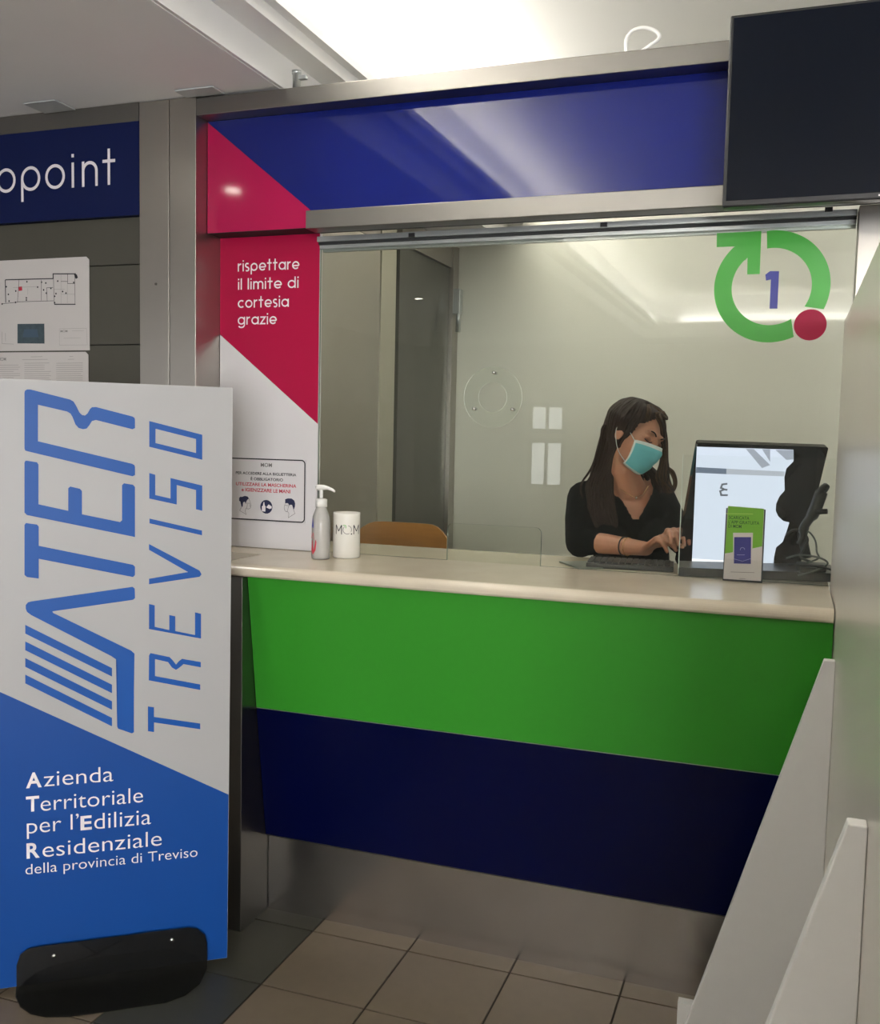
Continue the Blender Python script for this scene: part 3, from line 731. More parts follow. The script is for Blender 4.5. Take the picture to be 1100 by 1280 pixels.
# ================================================================== PARTITION, FINS
pt = thing('side_partition', 'tall satin metallic partition wall to the right of the counter', 'partition', (0.135, 2.0, 0))
prism('panel', [(0.12, 2.935, 0), (0.12, 2.935, 1.88), (0.12, 0.75, 1.88), (0.12, 0.75, 0)], (0.03, 0, 0), M_part, pt, 0.003)
def fin(y, label):
    t = thing('fin_panel', label, 'fin', (0.1, y, 0), 'sloping fins on the partition')
    top = 1.04
    prism('fin', [(0.1195, y, 0), (0.1195, y, top), (0.095, y, top), (-0.207, y, 0.0)], (0, 0.028, 0), M_fin, t, 0.002)
    return t
f1 = fin(2.42, 'pale sloping fin panel standing in front of the counter end')
box('foot', (-0.205, 2.449, 0), (-0.15, 2.475, 0.125), M_fin, f1)
fin(1.385, 'pale sloping fin panel at the lower right, nearest the viewer')

# ================================================================== TELEVISION
tv = thing('television', 'large black flat television hung in front of the header at upper right', 'television', (0.2, 2.62, 2.36))
box('casing', (-0.193, 2.602, 2.128), (0.70, 2.64, 2.592), M_black, tv, 0.004)
box('screen', (-0.184, 2.5995, 2.143), (0.691, 2.603, 2.584), M_tv, tv)
box('bracket', (0.1, 2.64, 2.25), (0.4, 2.8705, 2.45), M_black, tv)
s8 = Sheet((0, 2.602, 0), XA, Z, 0.001)
a, b = s8.px(1098, 244); s8.poly('logo_mark', [s8.rect(a, b - 0.002, a + 0.02, b + 0.002)], M_letter, tv)  # pale bar drawn in place of the logo

# ================================================================== ON TOP OF THE FRAME, ON THE CEILING
tube('hose', [Vector((p.x, 2.9, p.z)) for p in spline([at(783, 66, 1, 2.9), at(783, 50, 1, 2.9), at(792, 38, 1, 2.9), at(808, 35, 1, 2.9), at(822, 41, 1, 2.9), at(823, 49, 1, 2.9), at(811, 58, 1, 2.9), at(800, 66, 1, 2.9)], 6)], 0.0055, M_whitep)
tag(bpy.data.objects['hose'], 'loop of pale grey flexible conduit rising above the top rail', 'conduit')
cl = thing('clamp', 'small metal stub clamp standing on the top rail', 'clamp', (-1.527, 2.85, 2.611))
lathe('stub', [(0.013, 0), (0.013, 0.055), (0.015, 0.056), (0.015, 0.066), (0.0, 0.067)], (-1.527, 2.85, 2.611), M_alu, cl, 20)
box('cap', (-1.52, 2.842, 2.648), (-1.49, 2.857, 2.660), M_alu, cl, 0.002)
for lab, x0, x1, y0, y1 in (('flat glass ceiling lamp close to the steel posts', -1.90, -1.76, 2.735, 2.80), ('flat square ceiling lamp above the dark blue fascia sign', -2.47, -2.34, 2.70, 2.80)):
    t = thing('ceiling_lamp', lab, 'lamp', ((x0 + x1) / 2, 2.75, 2.6), 'flat ceiling lamps')
    box('housing', (x0 + .02, y0 + .012, 2.6165), (x1 - .02, y1 - .012, 2.6195), M_alu, t)
    box('glass_plate', (x0, y0, 2.6125), (x1, y1, 2.6165), plain('frosted_lamp_glass', (0.5, 0.52, 0.52), 0.3), t)

# recessed round downlights of the lower ceiling (behind and left of the camera)
for lab, x, y in (('round recessed downlight nearest the steel posts', -2.43, 1.80), ('round recessed downlight between the other two', -2.30, 0.80), ('round recessed downlight farthest from the counter', -2.88, -1.56)):
    t = thing('downlight', lab, 'lamp', (x, y, 2.62), 'recessed downlights')
    lathe('ring', [(0.034, 0.0), (0.046, -0.002), (0.048, 0.0), (0.034, 0.004)], (x, y, 2.6195), M_chrome, t, 24)
    lathe('bulb', [(0.001, -0.001), (0.033, -0.001), (0.033, 0.003), (0.001, 0.003)], (x, y, 2.6175), plain('lit_bulb', (0.9, 0.9, 0.9), 0.5, emis=(1.0, 0.93, 0.82), es=22.0), t, 20)
    l = bpy.data.lights.new('downlight_beam', 'SPOT'); l.energy = 16; l.spot_size = radians(110); l.spot_blend = 0.6; l.shadow_soft_size = 0.03; l.color = WARM
    lo_ = bpy.data.objects.new('downlight_beam', l); COL.objects.link(lo_); lo_.location = (x, y, 2.605)

# ================================================================== THINGS ON THE COUNTER
# pump bottle
bx = at(399, 700, 2, 1.14); bx = Vector((-1.398, 2.80, 1.1405))
bt = thing('pump_bottle', 'clear hand gel pump bottle with a white pump head', 'bottle', bx)
lathe('bottle', [(0.001, 0), (0.027, 0), (0.0295, 0.004), (0.0295, 0.105), (0.027, 0.135), (0.0165, 0.163), (0.0165, 0.168)], bx, glassy('clear_bottle', (0.95, 0.95, 0.94), body=0.42, bodycol=(0.85, 0.83, 0.80)), bt)
lathe('collar', [(0.001, 0.166), (0.0185, 0.166), (0.0185, 0.190), (0.012, 0.192), (0.001, 0.192)], bx, M_whitep, bt, 24)
lathe('pump_stem', [(0.001, 0.192), (0.0055, 0.192), (0.0055, 0.222), (0.001, 0.222)], bx, M_whitep, bt, 16)
hd = bx + Vector((0, 0, 0.225))
tube('pump_head', [hd + Vector((-0.018, -0.002, -0.001)), hd + Vector((-0.012, -0.001, 0.002)), hd + Vector((0.008, 0, 0.003)), hd + Vector((0.022, 0.001, 0.0015)), hd + Vector((0.036, 0.002, -0.003)), hd + Vector((0.046, 0.003, -0.009))], [0.006, 0.0095, 0.0085, 0.0055, 0.0045, 0.0035], M_whitep, bt, 14)
def wrap(nm, cyl, r, ang0, pts, mat, parent, dr=0.0006):
    """flat print wrapped on an upright cylinder: pts in (arc metres, height)"""
    bm = bmesh.new(); off = off_of(parent)
    for P in pts:
        vs = []
        for s_, h_ in P:
            a = ang0 + s_ / r
            vs.append(bm.verts.new(Vector(cyl) + Vector(((r + dr) * sin(a), -(r + dr) * cos(a), h_)) - off))
        f = bm.faces.new(vs); bmesh.ops.triangulate(bm, faces=[f])
    return from_bm(nm, bm, mat, parent)
A0 = radians(26)   # towards the camera
wrap('label', bx, 0.0295, A0 - 1.05, [[(-0.012, 0.02), (0.002, 0.015), (0.014, 0.03), (0.017, 0.055), (0.015, 0.062), (-0.004, 0.060), (-0.006, 0.035)], [(-0.012, 0.066), (-0.006, 0.09), (-0.002, 0.072), (0.004, 0.086), (0.008, 0.064), (0.002, 0.068)]], M_inkred, bt)
wrap('label', bx, 0.0295, A0 - 1.05, [[(-0.008, 0.100), (0.006, 0.100), (0.001, 0.133)]], M_emblue, bt)
wrap('label', bx, 0.0295, A0 - 1.05, [[(-0.017, 0.008), (-0.005, 0.018), (-0.013, 0.022)]], M_ink, bt)
# mug
mg = Vector((-1.343, 2.875, 1.1405))
mu = thing('cup', 'white cylindrical cup with dark lettering beside the pump bottle', 'cup', mg)
lathe('body', [(0.001, 0), (0.041, 0), (0.0435, 0.004), (0.0435, 0.140), (0.0435, 0.146), (0.0405, 0.146), (0.0405, 0.012), (0.001, 0.010)], mg, M_mug, mu, 40)
def mugstroke(lines, w, mat):
    P = []
    for L in lines:
        for (x0, y0), (x1, y1) in zip(L, L[1:]):
            d = Vector((x1 - x0, y1 - y0)); d.normalize(); n = Vector((-d.y, d.x)) * w / 2
            P.append([(x0 + n.x, y0 + n.y), (x0 - n.x, y0 - n.y), (x1 - n.x, y1 - n.y), (x1 + n.x, y1 + n.y)])
    wrap('lettering', mg, 0.0435, A0 - 0.02, P, mat, mu)
for ox in (-0.0375, 0.0235):
    mugstroke([[(ox, 0.078), (ox, 0.108), (ox + .0105, 0.088), (ox + .021, 0.108), (ox + .021, 0.078)]], 0.0028, M_ink)
mugstroke([arc(0.002, 0.093, 0.0135, 80, -30, 10), arc(0.002, 0.093, 0.0135, -60, -230, 14)], 0.002, M_inkgrey)
mugstroke([[(-0.012, 0.107), (-0.003, 0.107), (-0.003, 0.098)]], 0.002, M_emgreen)
mugstroke([[(0.0135, 0.0795), (0.0175, 0.0795)]], 0.004, M_ink)

# leaflet holder
lh = thing('leaflet_holder', 'clear leaflet holder with a green and white leaflet on the counter', 'leaflet holder', (-0.125, 2.885, 1.1405))
LU = (at(952, 727, 2, 1.1405) - at(905, 724, 2, 1.1405)).normalized()
o0 = at(904, 726, 2, 1.1405); LW = 0.112
LV = Vector((0, 0, 1)); LN = LU.cross(LV); LV = (LV - LN * 0.12).normalized(); LN = LU.cross(LV)
hgt = 0.232
sc_ = Sheet(o0 + Z * 0.004, LU, LV, 0.0005)
w0 = sc_.px(951, 728)[0]
h0 = sc_.px(906, 632)[1]
def lp(L): return [sc_.px(885 + x * .09375, 620 + y * .09375) for x, y in L]
leaf_out = [(0.0, 0.002), (w0, 0.002), (w0, h0 - 0.004), (0.003, h0)]
prism('leaflet', [sc_.p(a, b, 0) for a, b in leaf_out], -LN * 0.003, M_paper, lh)
sc_.poly('green_print', [[(0.001, lp([(205, 765)])[0][1]), lp([(330, 750)])[0], lp([(340, 690)])[0], lp([(590, 700)])[0], (w0 - .001, lp([(730, 672)])[0][1]), (w0 - 0.001, h0 - 0.005), (0.004, h0 - 0.001)]], plain('leaf_green', (0.16, 0.42, 0.03), 0.5), lh)
sc_.poly('phone_picture', [lp([(335, 490), (600, 490), (585, 905), (335, 905)])], M_paper, lh, 0.0009)
sc_.poly('phone_picture', [lp([(350, 548), (575, 548), (572, 905), (345, 900)])], plain('violet_ink', (0.035, 0.035, 0.22), 0.5), lh, 0.0013)
sc_.strokes('phone_picture', [arc(*lp([(460, 715)])[0], 0.006, 0, 200, 10), [*lp([(385, 785), (490, 785)])], lp([(350, 840), (460, 870), (570, 835)])], 0.0013, plain('pale_violet', (0.30, 0.32, 0.6), 0.5), lh, 0.0017)
for body, x0, x1, y in (('SCARICATA', 235, 550, 305), ('L’APP GRATUITA', 230, 685, 365), ('DI MOM', 228, 445, 420)):
    (a0, b0), (a1, _) = lp([(x0 + 14, y)])[0], lp([(x1, y)])[0]
    a0 = max(a0, 0.007)
    sc_.text('lettering', body, a0, b0, a1, b0 + 0.0095, plain('dark_green_ink', (0.02, 0.08, 0.01), 0.6), lh, 0.01, 0.0009)
sc_.strokes('lettering', [lp([(240, 235), (600, 240)]), ], 0.0016, plain('yellow_green', (0.4, 0.62, 0.12), 0.6), lh, 0.0009)
sc_.strokes('lettering', [lp([(300, 1012), (620, 1022)]), lp([(415, 1100), (500, 1105)])], 0.0014, M_inkgrey, lh, 0.0009)
prism('front_lip', [sc_.p(a, b, 0.004) for a, b in ((-.002, -.003), (w0 + .002, -.003), (w0 + .002, 0.06), (-.002, 0.06))], LN * 0.002, M_acr, lh)
prism('back_plate', [sc_.p(a, b, -0.010) for a, b in ((-.002, -.003), (w0 + .004, -.003), (w0 + .004, h0 * 0.97), (-.002, h0 * 0.97))], LN * 0.002, plain('dark_holder_back', (0.03, 0.04, 0.04), 0.3), lh)
prism('tray_base', [sc_.p(a, -0.003, l) for a, l in ((-.002, -.03), (w0 + .002, -.03), (w0 + .002, 0.006), (-.002, 0.006))], LV * 0.002, M_acr, lh)

# flat grey folder on the inner counter
fp = [at(x, y, 2, 1.1405) for x, y in ((699, 703), (723, 711.5), (776, 710.5), (752, 702.5))]
o = prism('document_tray', [Vector((p.x, p.y, 1.1405)) for p in fp], (0, 0, 0.004), plain('grey_green_plastic', (0.17, 0.19, 0.165), 0.5))
tag(o, 'flat grey tray plate lying on the inner counter by the glass', 'tray')
# keyboard
kb = thing('keyboard', 'black keyboard under the hands of the seated clerk', 'keyboard', (-0.45, 3.15, 1.141))
KQ = [at(x, y, 2, 1.141) for x, y in ((758, 699), (800, 709.5), (868, 706), (845, 694))]
KO = Vector((KQ[1].x, KQ[1].y, 1.141)); KU = Vector((1, 0.10, 0)).normalized(); KV = Vector((-0.62, 0.80, 0)).normalized(); KV = Z.cross(KU)
kc = Vector((-0.395, 3.02, 1.141))
def kbp(a, b, h): return kc + KU * a + KV * b + Z * h
prism('base', [kbp(-0.19, 0, 0), kbp(0.075, 0, 0), kbp(0.075, 0.15, 0), kbp(-0.19, 0.15, 0)], (0, 0, 0.016), M_black, kb, 0.003)
bm = bmesh.new(); off = off_of(kb)
M3 = Matrix((KU, KV, Z)).transposed().to_4x4()
for r in range(5):
    for c in range(13):
        p = kbp(-0.178 + c * 0.0195, 0.018 + r * 0.025, 0.018) - off
        bmesh.ops.create_cube(bm, size=1, matrix=Matrix.Translation(p) @ M3 @ Matrix.Diagonal((0.016, 0.021, 0.006, 1)))
from_bm('keys', bm, plain('key_black', (0.03, 0.03, 0.032), 0.5), kb)

# monitor: yawed and leaning panel on a black base
mn = thing('monitor', 'glossy black monitor with a pale bright patch, behind the glass', 'monitor', (-0.1, 3.12, 1.1405))
ya, ti = 0.39, 0.369
RM = Matrix.Rotation(ya, 3, 'Z') @ Matrix.Rotation(ti, 3, 'X') @ Matrix.Rotation(0.015, 3, 'Y')
MU, MV = RM.col[0].copy(), RM.col[2].copy(); MNn = MU.cross(MV)
MO = Vector((-0.322, 3.12, 1.155)); MW, MH = 0.394, 0.409
sm = Sheet(MO, MU, MV, 0.0006)
prism('casing', [sm.p(a, b, 0) for a, b in rrect(0, 0, MW, MH, 0.006, 3)], -MNn * 0.022, M_blackg, mn)
mp_ = lambda L: [sm.px(820 + x * .2545, 520 + y * .2545) for x, y in L]
patch = mp_([(200, 150), (675, 165), (675, 222), (640, 258), (630, 300), (632, 365), (606, 395), (590, 430), (588, 465), (600, 492), (625, 515), (655, 522), (640, 570), (622, 618), (590, 645), (580, 690), (575, 745), (176, 722)])
M_patch = plain('pale_patch', (0.02, 0.02, 0.02), 0.1, emis=(0.60, 0.66, 0.80), es=0.72)
sm.poly('pale_patch', [patch], M_patch, mn)  # emissive pale shape with an irregular right edge on the monitor face
sm.poly('patch_band', [mp_([(197, 250), (345, 258), (345, 285), (195, 278)])], plain('patch_band_dark', (0.02, 0.02, 0.02), 0.1, emis=(0.13, 0.16, 0.22), es=0.7), mn, 0.001)
sm.poly('patch_band', [mp_([(345, 258), (632, 272), (628, 296), (345, 285)])], plain('patch_band_grey', (0.02, 0.02, 0.02), 0.1, emis=(0.40, 0.43, 0.50), es=0.7), mn, 0.001)
sm.poly('patch_band', [mp_([(440, 160), (480, 162), (560, 240), (520, 255)]), mp_([(520, 162), (560, 163), (560, 225)]), mp_([(585, 165), (675, 166), (675, 212), (640, 215)])], plain('patch_shapes', (0.02, 0.02, 0.02), 0.1, emis=(0.30, 0.33, 0.40), es=0.7), mn, 0.0012)
sm.poly('patch_band', [mp_([(176, 700), (576, 722), (575, 745), (176, 722)])], plain('patch_white', (0.02, 0.02, 0.02), 0.1, emis=(0.9, 0.93, 1.0), es=0.9), mn, 0.0012)
sm.strokes('patch_mark', [mp_([(350, 332), (325, 335), (318, 352), (335, 360), (350, 362)]), mp_([(335, 360), (315, 368), (320, 388), (352, 388)])], 0.006, plain('patch_mark_grey', (0.02, 0.02, 0.02), 0.1, emis=(0.10, 0.11, 0.13), es=0.7), mn, 0.0012)
prism('base', [Vector((p.x, p.y, 1.1408)) for p in (at(848, 720, 2, 1.1408), at(1043, 728, 2, 1.1408), at(1043, 719, 2, 1.1408) + Vector((-0.01, 0.05, 0)), at(848, 711, 2, 1.1408))], (0, 0, 0.026), M_black, mn, 0.002)
tube('stand_arm', spline([MO + MU * 0.32 + MV * 0.30 - MNn * 0.03, MO + MU * 0.36 + MV * 0.2 - MNn * 0.06, (0.06, 3.2, 1.19)], 6), 0.014, M_black, mn)
sm.poly('led', [mp_([(235, 730), (255, 731), (255, 738), (235, 737)])], plain('red_led', (0.3, 0, 0.02), 0.3, emis=(1, 0.03, 0.15), es=1.2), mn, 0.0012)

# handset arm / scanner and cables beside the monitor
sn = thing('barcode_scanner', 'black handheld scanner leaning beside the monitor', 'scanner', (0.06, 3.03, 1.1405))
Q = lambda x, y, Y: at(980 + x * .15625, 540 + y * .15625, 1, Y)
tube('handle', spline([Q(120, 900, 3.02), Q(150, 840, 3.02), Q(160, 760, 3.03), Q(240, 640, 3.05), Q(300, 480, 3.06)], 5), [0.009] * 8 + [0.013] * 6 + [0.018] * 7, M_black, sn)
tube('head', [Q(300, 450, 3.055), Q(325, 470, 3.05)], 0.02, M_black, sn)
tube('trigger', [Q(250, 640, 3.04), Q(345, 635, 3.03)], 0.008, M_black, sn)
box('cradle', (0.04, 3.0, 1.1675), (0.085, 3.04, 1.185), M_black, sn, 0.003)
cbg = 'cables beside the monitor'
random.seed(3)
paths = [([Q(20, 1010, 3.02), Q(120, 985, 3.0), Q(260, 1000, 2.99), Q(350, 1050, 2.99), Q(250, 1110, 2.985), Q(110, 1150, 2.985)], 0.0028, 'pale grey cable looping low between monitor and partition', plain('grey_cable', (0.16, 0.17, 0.16), 0.5)),
         ([Q(120, 770, 3.05), Q(200, 800, 3.03), Q(250, 870, 3.01), Q(262, 960, 3.0), Q(275, 1010, 2.995), Q(180, 1050, 2.99)], 0.0026, 'pale cable hanging down beside the black scanner', plain('grey_cable2', (0.14, 0.15, 0.14), 0.5)),
         ([Q(30, 1060, 3.01), Q(160, 1065, 2.99), Q(300, 1080, 2.985), Q(390, 1105, 2.98)], 0.003, 'dark cable lying straight in front of the monitor base', M_black),
         ([Q(10, 840, 3.06), Q(60, 790, 3.05), Q(140, 790, 3.04), Q(190, 860, 3.02), Q(160, 930, 3.01), Q(130, 1000, 3.0), Q(220, 1040, 2.995)], 0.0035, 'black cable curling around the foot of the scanner', M_black)]
for pts, r, lab, m in paths:
    o = tube('cable', spline(pts, 6), r, m, None, 8); tag(o, lab, 'cable', cbg)
o = box('power_adapter', (0.03, 3.045, 1.1675), (0.112, 3.10, 1.19), M_black, None, 0.004)
tag(o, 'black power adapter at the right end of the monitor base', 'adapter')
# grey side screen inside, by the partition
ss = prism('side_screen', [(0.15, 2.975, 1.1405), (0.15, 2.975, 1.475), (0.15, 3.27, 1.385), (0.15, 3.27, 1.1405)], (0.012, 0, 0), plain('blue_grey_panel', (0.22, 0.25, 0.25), 0.5))
tag(ss, 'low blue grey side screen behind the monitor at the right', 'screen')
# free-standing clear shield behind the glass in front of the monitor
sd = thing('acrylic_shield', 'small clear acrylic shield standing between window and monitor', 'shield', (-0.1, 2.99, 1.1405))
box('sheet', (-0.298, 2.9615, 1.146), (0.118, 2.9655, 1.50), M_acr, sd)
box('bright_edge', (-0.3005, 2.961, 1.146), (-0.298, 2.966, 1.50), M_bright, sd)
box('foot_rail', (-0.30, 2.9605, 1.1405), (0.118, 2.972, 1.146), M_acr, sd)

# ================================================================== CHAIRS
def chair_back(bm, c, w, z0, z1, yaw, off):
    """curved plywood back with rounded upper corners"""
    NX, NZ = 16, 8; V = {}
    for s_ in (0, 1):
        for i in range(NX + 1):
            u = -1 + 2 * i / NX
            top = z1 - 0.055 * max(0, (abs(u) - 0.55) / 0.45) ** 2.2
            bot = z0 + 0.03 * max(0, (abs(u) - 0.6) / 0.4) ** 2
            for j in range(NZ + 1):
                z = bot + (top - bot) * j / NZ
                y = -0.045 * (u * u) + 0.02 * (j / NZ) + s_ * 0.012
                p = Vector((u * w / 2, y, 0)); p.rotate(Matrix.Rotation(yaw, 3, 'Z'))
                V[s_, i, j] = bm.verts.new(c + p + Z * z - off)
    for s_ in (0, 1):
        for i in range(NX):
            for j in range(NZ):
                bm.faces.new((V[s_, i, j], V[s_, i + 1, j], V[s_, i + 1, j + 1], V[s_, i, j + 1]))
    rim = [(i, 0) for i in range(NX)] + [(NX, j) for j in range(NZ)] + [(i, NZ) for i in range(NX, 0, -1)] + [(0, j) for j in range(NZ, 0, -1)]
    for a, b in zip(rim, rim[1:] + rim[:1]):
        bm.faces.new((V[0, a[0], a[1]], V[0, b[0], b[1]], V[1, b[0], b[1]], V[1, a[0], a[1]]))
def chair(loc, yaw, label, zf, ztop, w=0.42, seatz=0.47, back=True):
    t = thing('plywood_chair', label, 'chair', (loc[0], loc[1], zf))
    off = off_of(t); c = Vector((loc[0], loc[1], 0))
    Rz = Matrix.Rotation(yaw, 3, 'Z')
    def P(x, y, z): return c + Rz @ Vector((x, y, 0)) + Z * z
    if back:
        bm = bmesh.new(); chair_back(bm, P(0, 0.19, 0), w, zf + seatz + 0.12, ztop, yaw, off); from_bm('backrest', bm, M_wood, t, False)
    prism('seat', [P(x * .42, y * .40, zf + seatz) for x, y in rrect(-.5, -.5, .5, .5, 0.12, 4)], (0, 0, -0.014), M_wood, t)
    for sx in (-1, 1):
        tube('leg', [P(sx * .19, -.18, zf + 0.0), P(sx * .17, -.15, zf + seatz - 0.014)], 0.011, M_chrome, t)
        tube('leg', [P(sx * .19, .20, zf + 0.0), P(sx * .17, .16, zf + seatz - 0.014), P(sx * .15, .195, zf + seatz + 0.22)], 0.011, M_chrome, t)
    return t
cp = at(562, 672, 1, 4.0)
chair((cp.x - 0.215, 3.80), 0.0, 'orange plywood chair standing behind the mug inside the booth', 0.28, 1.150, 0.43, 0.45)
chair((at(775, 640, 1, 3.68).x, 3.68), radians(20), 'plywood chair the clerk is sitting on', 0.28, 1.0, 0.40, 0.40)

# ================================================================== PERSON
CR = ROT.col[0].copy(); CU = ROT.col[1].copy(); CB = ROT.col[2].copy()   # view axes, used to aim the head
psi, th, rho = radians(38), radians(20), radians(17)
HF = (CB * cos(psi) + CR * sin(psi)) * cos(th) - CU * sin(th); HF.normalize()
u0 = (CU - HF * CU.dot(HF)).normalized(); l0 = u0.cross(HF).normalized()
HUp = (u0 * cos(rho) + l0 * sin(rho)).normalized(); HL = HUp.cross(HF).normalized()
HC = at(794, 545, 1, 3.30)
def hp_(l, f, u): return HC + HL * l + HF * f + HUp * u
HM = Matrix((HL, HF, HUp)).transposed()
person = thing('person', 'seated person with long brown hair, black top and light blue face mask, typing', 'person', (-0.55, 3.55, 0.28))
POFF = off_of(person)
def ell(bm, c, r, rot=None, sub=3):
    m = Matrix.Translation(Vector(c) - POFF) @ (rot.to_4x4() if rot else Matrix()) @ Matrix.Diagonal((*r, 1))
    bmesh.ops.create_icosphere(bm, subdivisions=sub, radius=1.0, matrix=m)
def cap_(bm, pts, rad, seg=14):
    addtube(bm, [Vector(p) - POFF for p in pts], rad, seg)
    for p, r in ((pts[0], rad[0]), (pts[-1], rad[-1])): ell(bm, p, (r, r, r), None, 2)
def headell(bm, l, f, u, rl, rf, ru): ell(bm, hp_(l, f, u), (rl, rf, ru), HM)
def remesh(name, bm, vox, mat, parent, smooth=4, cutter=None):
    me = bpy.data.meshes.new('tmp'); bm.to_mesh(me); bm.free()
    o = bpy.data.objects.new('tmp', me); COL.objects.link(o)
    r = o.modifiers.new('r', 'REMESH'); r.mode = 'VOXEL'; r.voxel_size = vox
    s = o.modifiers.new('s', 'SMOOTH'); s.factor = 0.5; s.iterations = smooth
    bpy.context.view_layer.update()
    m2 = bpy.data.meshes.new_from_object(o.evaluated_get(bpy.context.evaluated_depsgraph_get()))
    bpy.data.objects.remove(o, do_unlink=True)
    if cutter:
        b2 = bmesh.new(); b2.from_mesh(m2)
        kill = [f for f in b2.faces if cutter(f.calc_center_median() + POFF)]
        bmesh.ops.delete(b2, geom=kill, context='FACES'); b2.to_mesh(m2); b2.free()
    for p in m2.polygons: p.use_smooth = True
    m2.materials.clear()
    return link(name, m2, mat, parent)

# key joints
neckb = at(789, 612, 1, 3.365)
shR = at(730, 622, 1, 3.40); shL = at(823, 622, 1, 3.49)
elR = Vector((at(728, 690, 1, 3.29).x, 3.305, 1.190))
wrR = at(808, 686, 1, 3.185)
elL = Vector((at(852, 680, 1, 3.36).x, 3.38, 1.20))
wrL = at(838, 672, 1, 3.20)
chest = at(786, 652, 1, 3.425); waist = Vector((chest.x + 0.005, 3.56, 1.00)); pelv = Vector((chest.x, 3.66, 0.80))
SHV = (shL - shR).normalized()                  # shoulder line
TF = Vector((SHV.y, -SHV.x, 0)).normalized()     # torso facing
TM = Matrix((SHV, SHV.cross(Z) * -1, Z)).transposed()
def torso(bm, g=0.0):
    tm_ = Matrix((Vector((SHV.x, SHV.y, 0)).normalized(), -TF, Z)).transposed()
    ell(bm, chest + Z * 0.02, (0.150 + g, 0.098 + g, 0.135 + g), tm_)
    ell(bm, chest + TF * 0.055 + SHV * 0.062 - Z * 0.035, (0.058 + g, 0.052 + g, 0.058 + g), tm_)
    ell(bm, chest + TF * 0.055 - SHV * 0.062 - Z * 0.035, (0.058 + g, 0.052 + g, 0.058 + g), tm_)
    ell(bm, (chest + waist) / 2 - Z * .02, (0.125 + g, 0.095 + g, 0.14 + g), tm_)
    ell(bm, waist, (0.125 + g, 0.10 + g, 0.13 + g), tm_)
    ell(bm, pelv + Z * 0.03, (0.165 + g, 0.125 + g, 0.12 + g), tm_)
    mid = (shR + shL) / 2
    cap_(bm, [shR - Z * 0.005, shR.lerp(neckb, .5) + Z * 0.018, neckb - Z * 0.01 - TF * 0.015, shL.lerp(neckb, .5) + Z * 0.014, shL - Z * 0.005], [0.046 + g, 0.042 + g, 0.045 + g, 0.042 + g, 0.046 + g])
# body: one continuous surface
bm = bmesh.new()
headell(bm, 0, -.014, .032, .073, .090, .078)
headell(bm, 0, .028, -.008, .061, .062, .085)
headell(bm, 0, .032, -.062, .050, .050, .046)
headell(bm, 0, .068, -.096, .020, .018, .016)
for s_ in (-1, 1):
    headell(bm, s_ * .036, .054, -.034, .026, .026, .028)
    headell(bm, s_ * .028, .078, .026, .026, .012, .008)
    headell(bm, s_ * .031, .072, .004, .016, .015, .011)
    headell(bm, s_ * .074, -.004, -.012, .007, .018, .030)
    headell(bm, s_ * .010, .094, -.036, .008, .010, .007)
cap_(bm, [hp_(0, .082, .012), hp_(0, .094, -.012), hp_(0, .106, -.034)], [.008, .009, .0115])
headell(bm, 0, .088, -.062, .022, .010, .010)
cap_(bm, [hp_(0, -.012, -.040), hp_(0, -.016, -.09).lerp(neckb, .35), neckb - TF * 0.005], [.046, .044, .052])
torso(bm)
cap_(bm, [shR, shR.lerp(elR, .5) + TF * 0.0, elR], [.047, .042, .035])
cap_(bm, [elR, elR.lerp(wrR, .35), wrR], [.036, .035, .023])
cap_(bm, [shL, shL.lerp(elL, .5), elL], [.047, .042, .035])
cap_(bm, [elL, elL.lerp(wrL, .35), wrL], [.036, .035, .023])
kneeR = Vector((pelv.x - 0.13, 3.30, 0.78)); kneeL = Vector((pelv.x + 0.10, 3.28, 0.78))
for hx, kn in ((-0.085, kneeR), (0.085, kneeL)):
    hipj = pelv + Vector((hx, 0, -0.03)); foot = Vector((kn.x, 3.22, 0.34))
    cap_(bm, [hipj, kn], [.080, .054]); cap_(bm, [kn, kn.lerp(foot, .4) + YA * 0.01, foot + YA * .04], [.052, .050, .034])
    cap_(bm, [foot + Vector((0, .05, -.02)), foot + Vector((0, -.04, -.026)), foot + Vector((0, -.12, -.034))], [.034, .033, .024])
# hands: palm, four fingers and a thumb each
def hand(bm, W, K, side, nrm, curl, spread=0.0):
    """W wrist, K knuckle centre, side = unit across the knuckles (index side +), nrm = back-of-hand normal"""
    d = (K - W).normalized()
    for t in (-1, -.33, .33, 1):
        cap_(bm, [W + side * t * .014, K + side * t * .028 + nrm * (0.003 - abs(t) * .003)], [.0125, .0115], 10)
    lens = (.068, .078, .073, .058)
    for k, t in enumerate((1, .33, -.33, -1)):
        p = K + side * t * .0275; L = lens[k]; dirv = (d + side * t * spread).normalized(); ax = dirv.cross(nrm).normalized()
        pts = [p]; ang = 0; cc = curl[k]
        for seg_, fr in enumerate((.45, .30, .25)):
            ang += cc[seg_]
            dd = dirv * cos(ang) - nrm * sin(ang)
            p = p + dd * L * fr; pts.append(p)
        cap_(bm, pts, [.0092, .0085, .0077, .0066], 10)
    tb = W.lerp(K, .30) + side * .018
    td = (d * 0.75 + side * 0.62 - nrm * 0.35).normalized()
    cap_(bm, [tb, tb + td * .030, tb + td * .030 + (d * .9 + side * .1 - nrm * .4).normalized() * .026, tb + td * .030 + (d - nrm * .35).normalized() * .047], [.0125, .0105, .0092, .0075], 10)
KR = at(829, 672, 1, 3.13)
dR = (KR - wrR).normalized(); nR = (Z - dR * Z.dot(dR)).normalized(); nR = (nR * 0.92 + CB * 0.30 - CR * 0.0).normalized(); nR = (nR - dR * nR.dot(dR)).normalized()
sR = dR.cross(nR).normalized()
if sR.dot(CB) > 0: sR = -sR        # little finger side towards the viewer
sR = -(-sR)
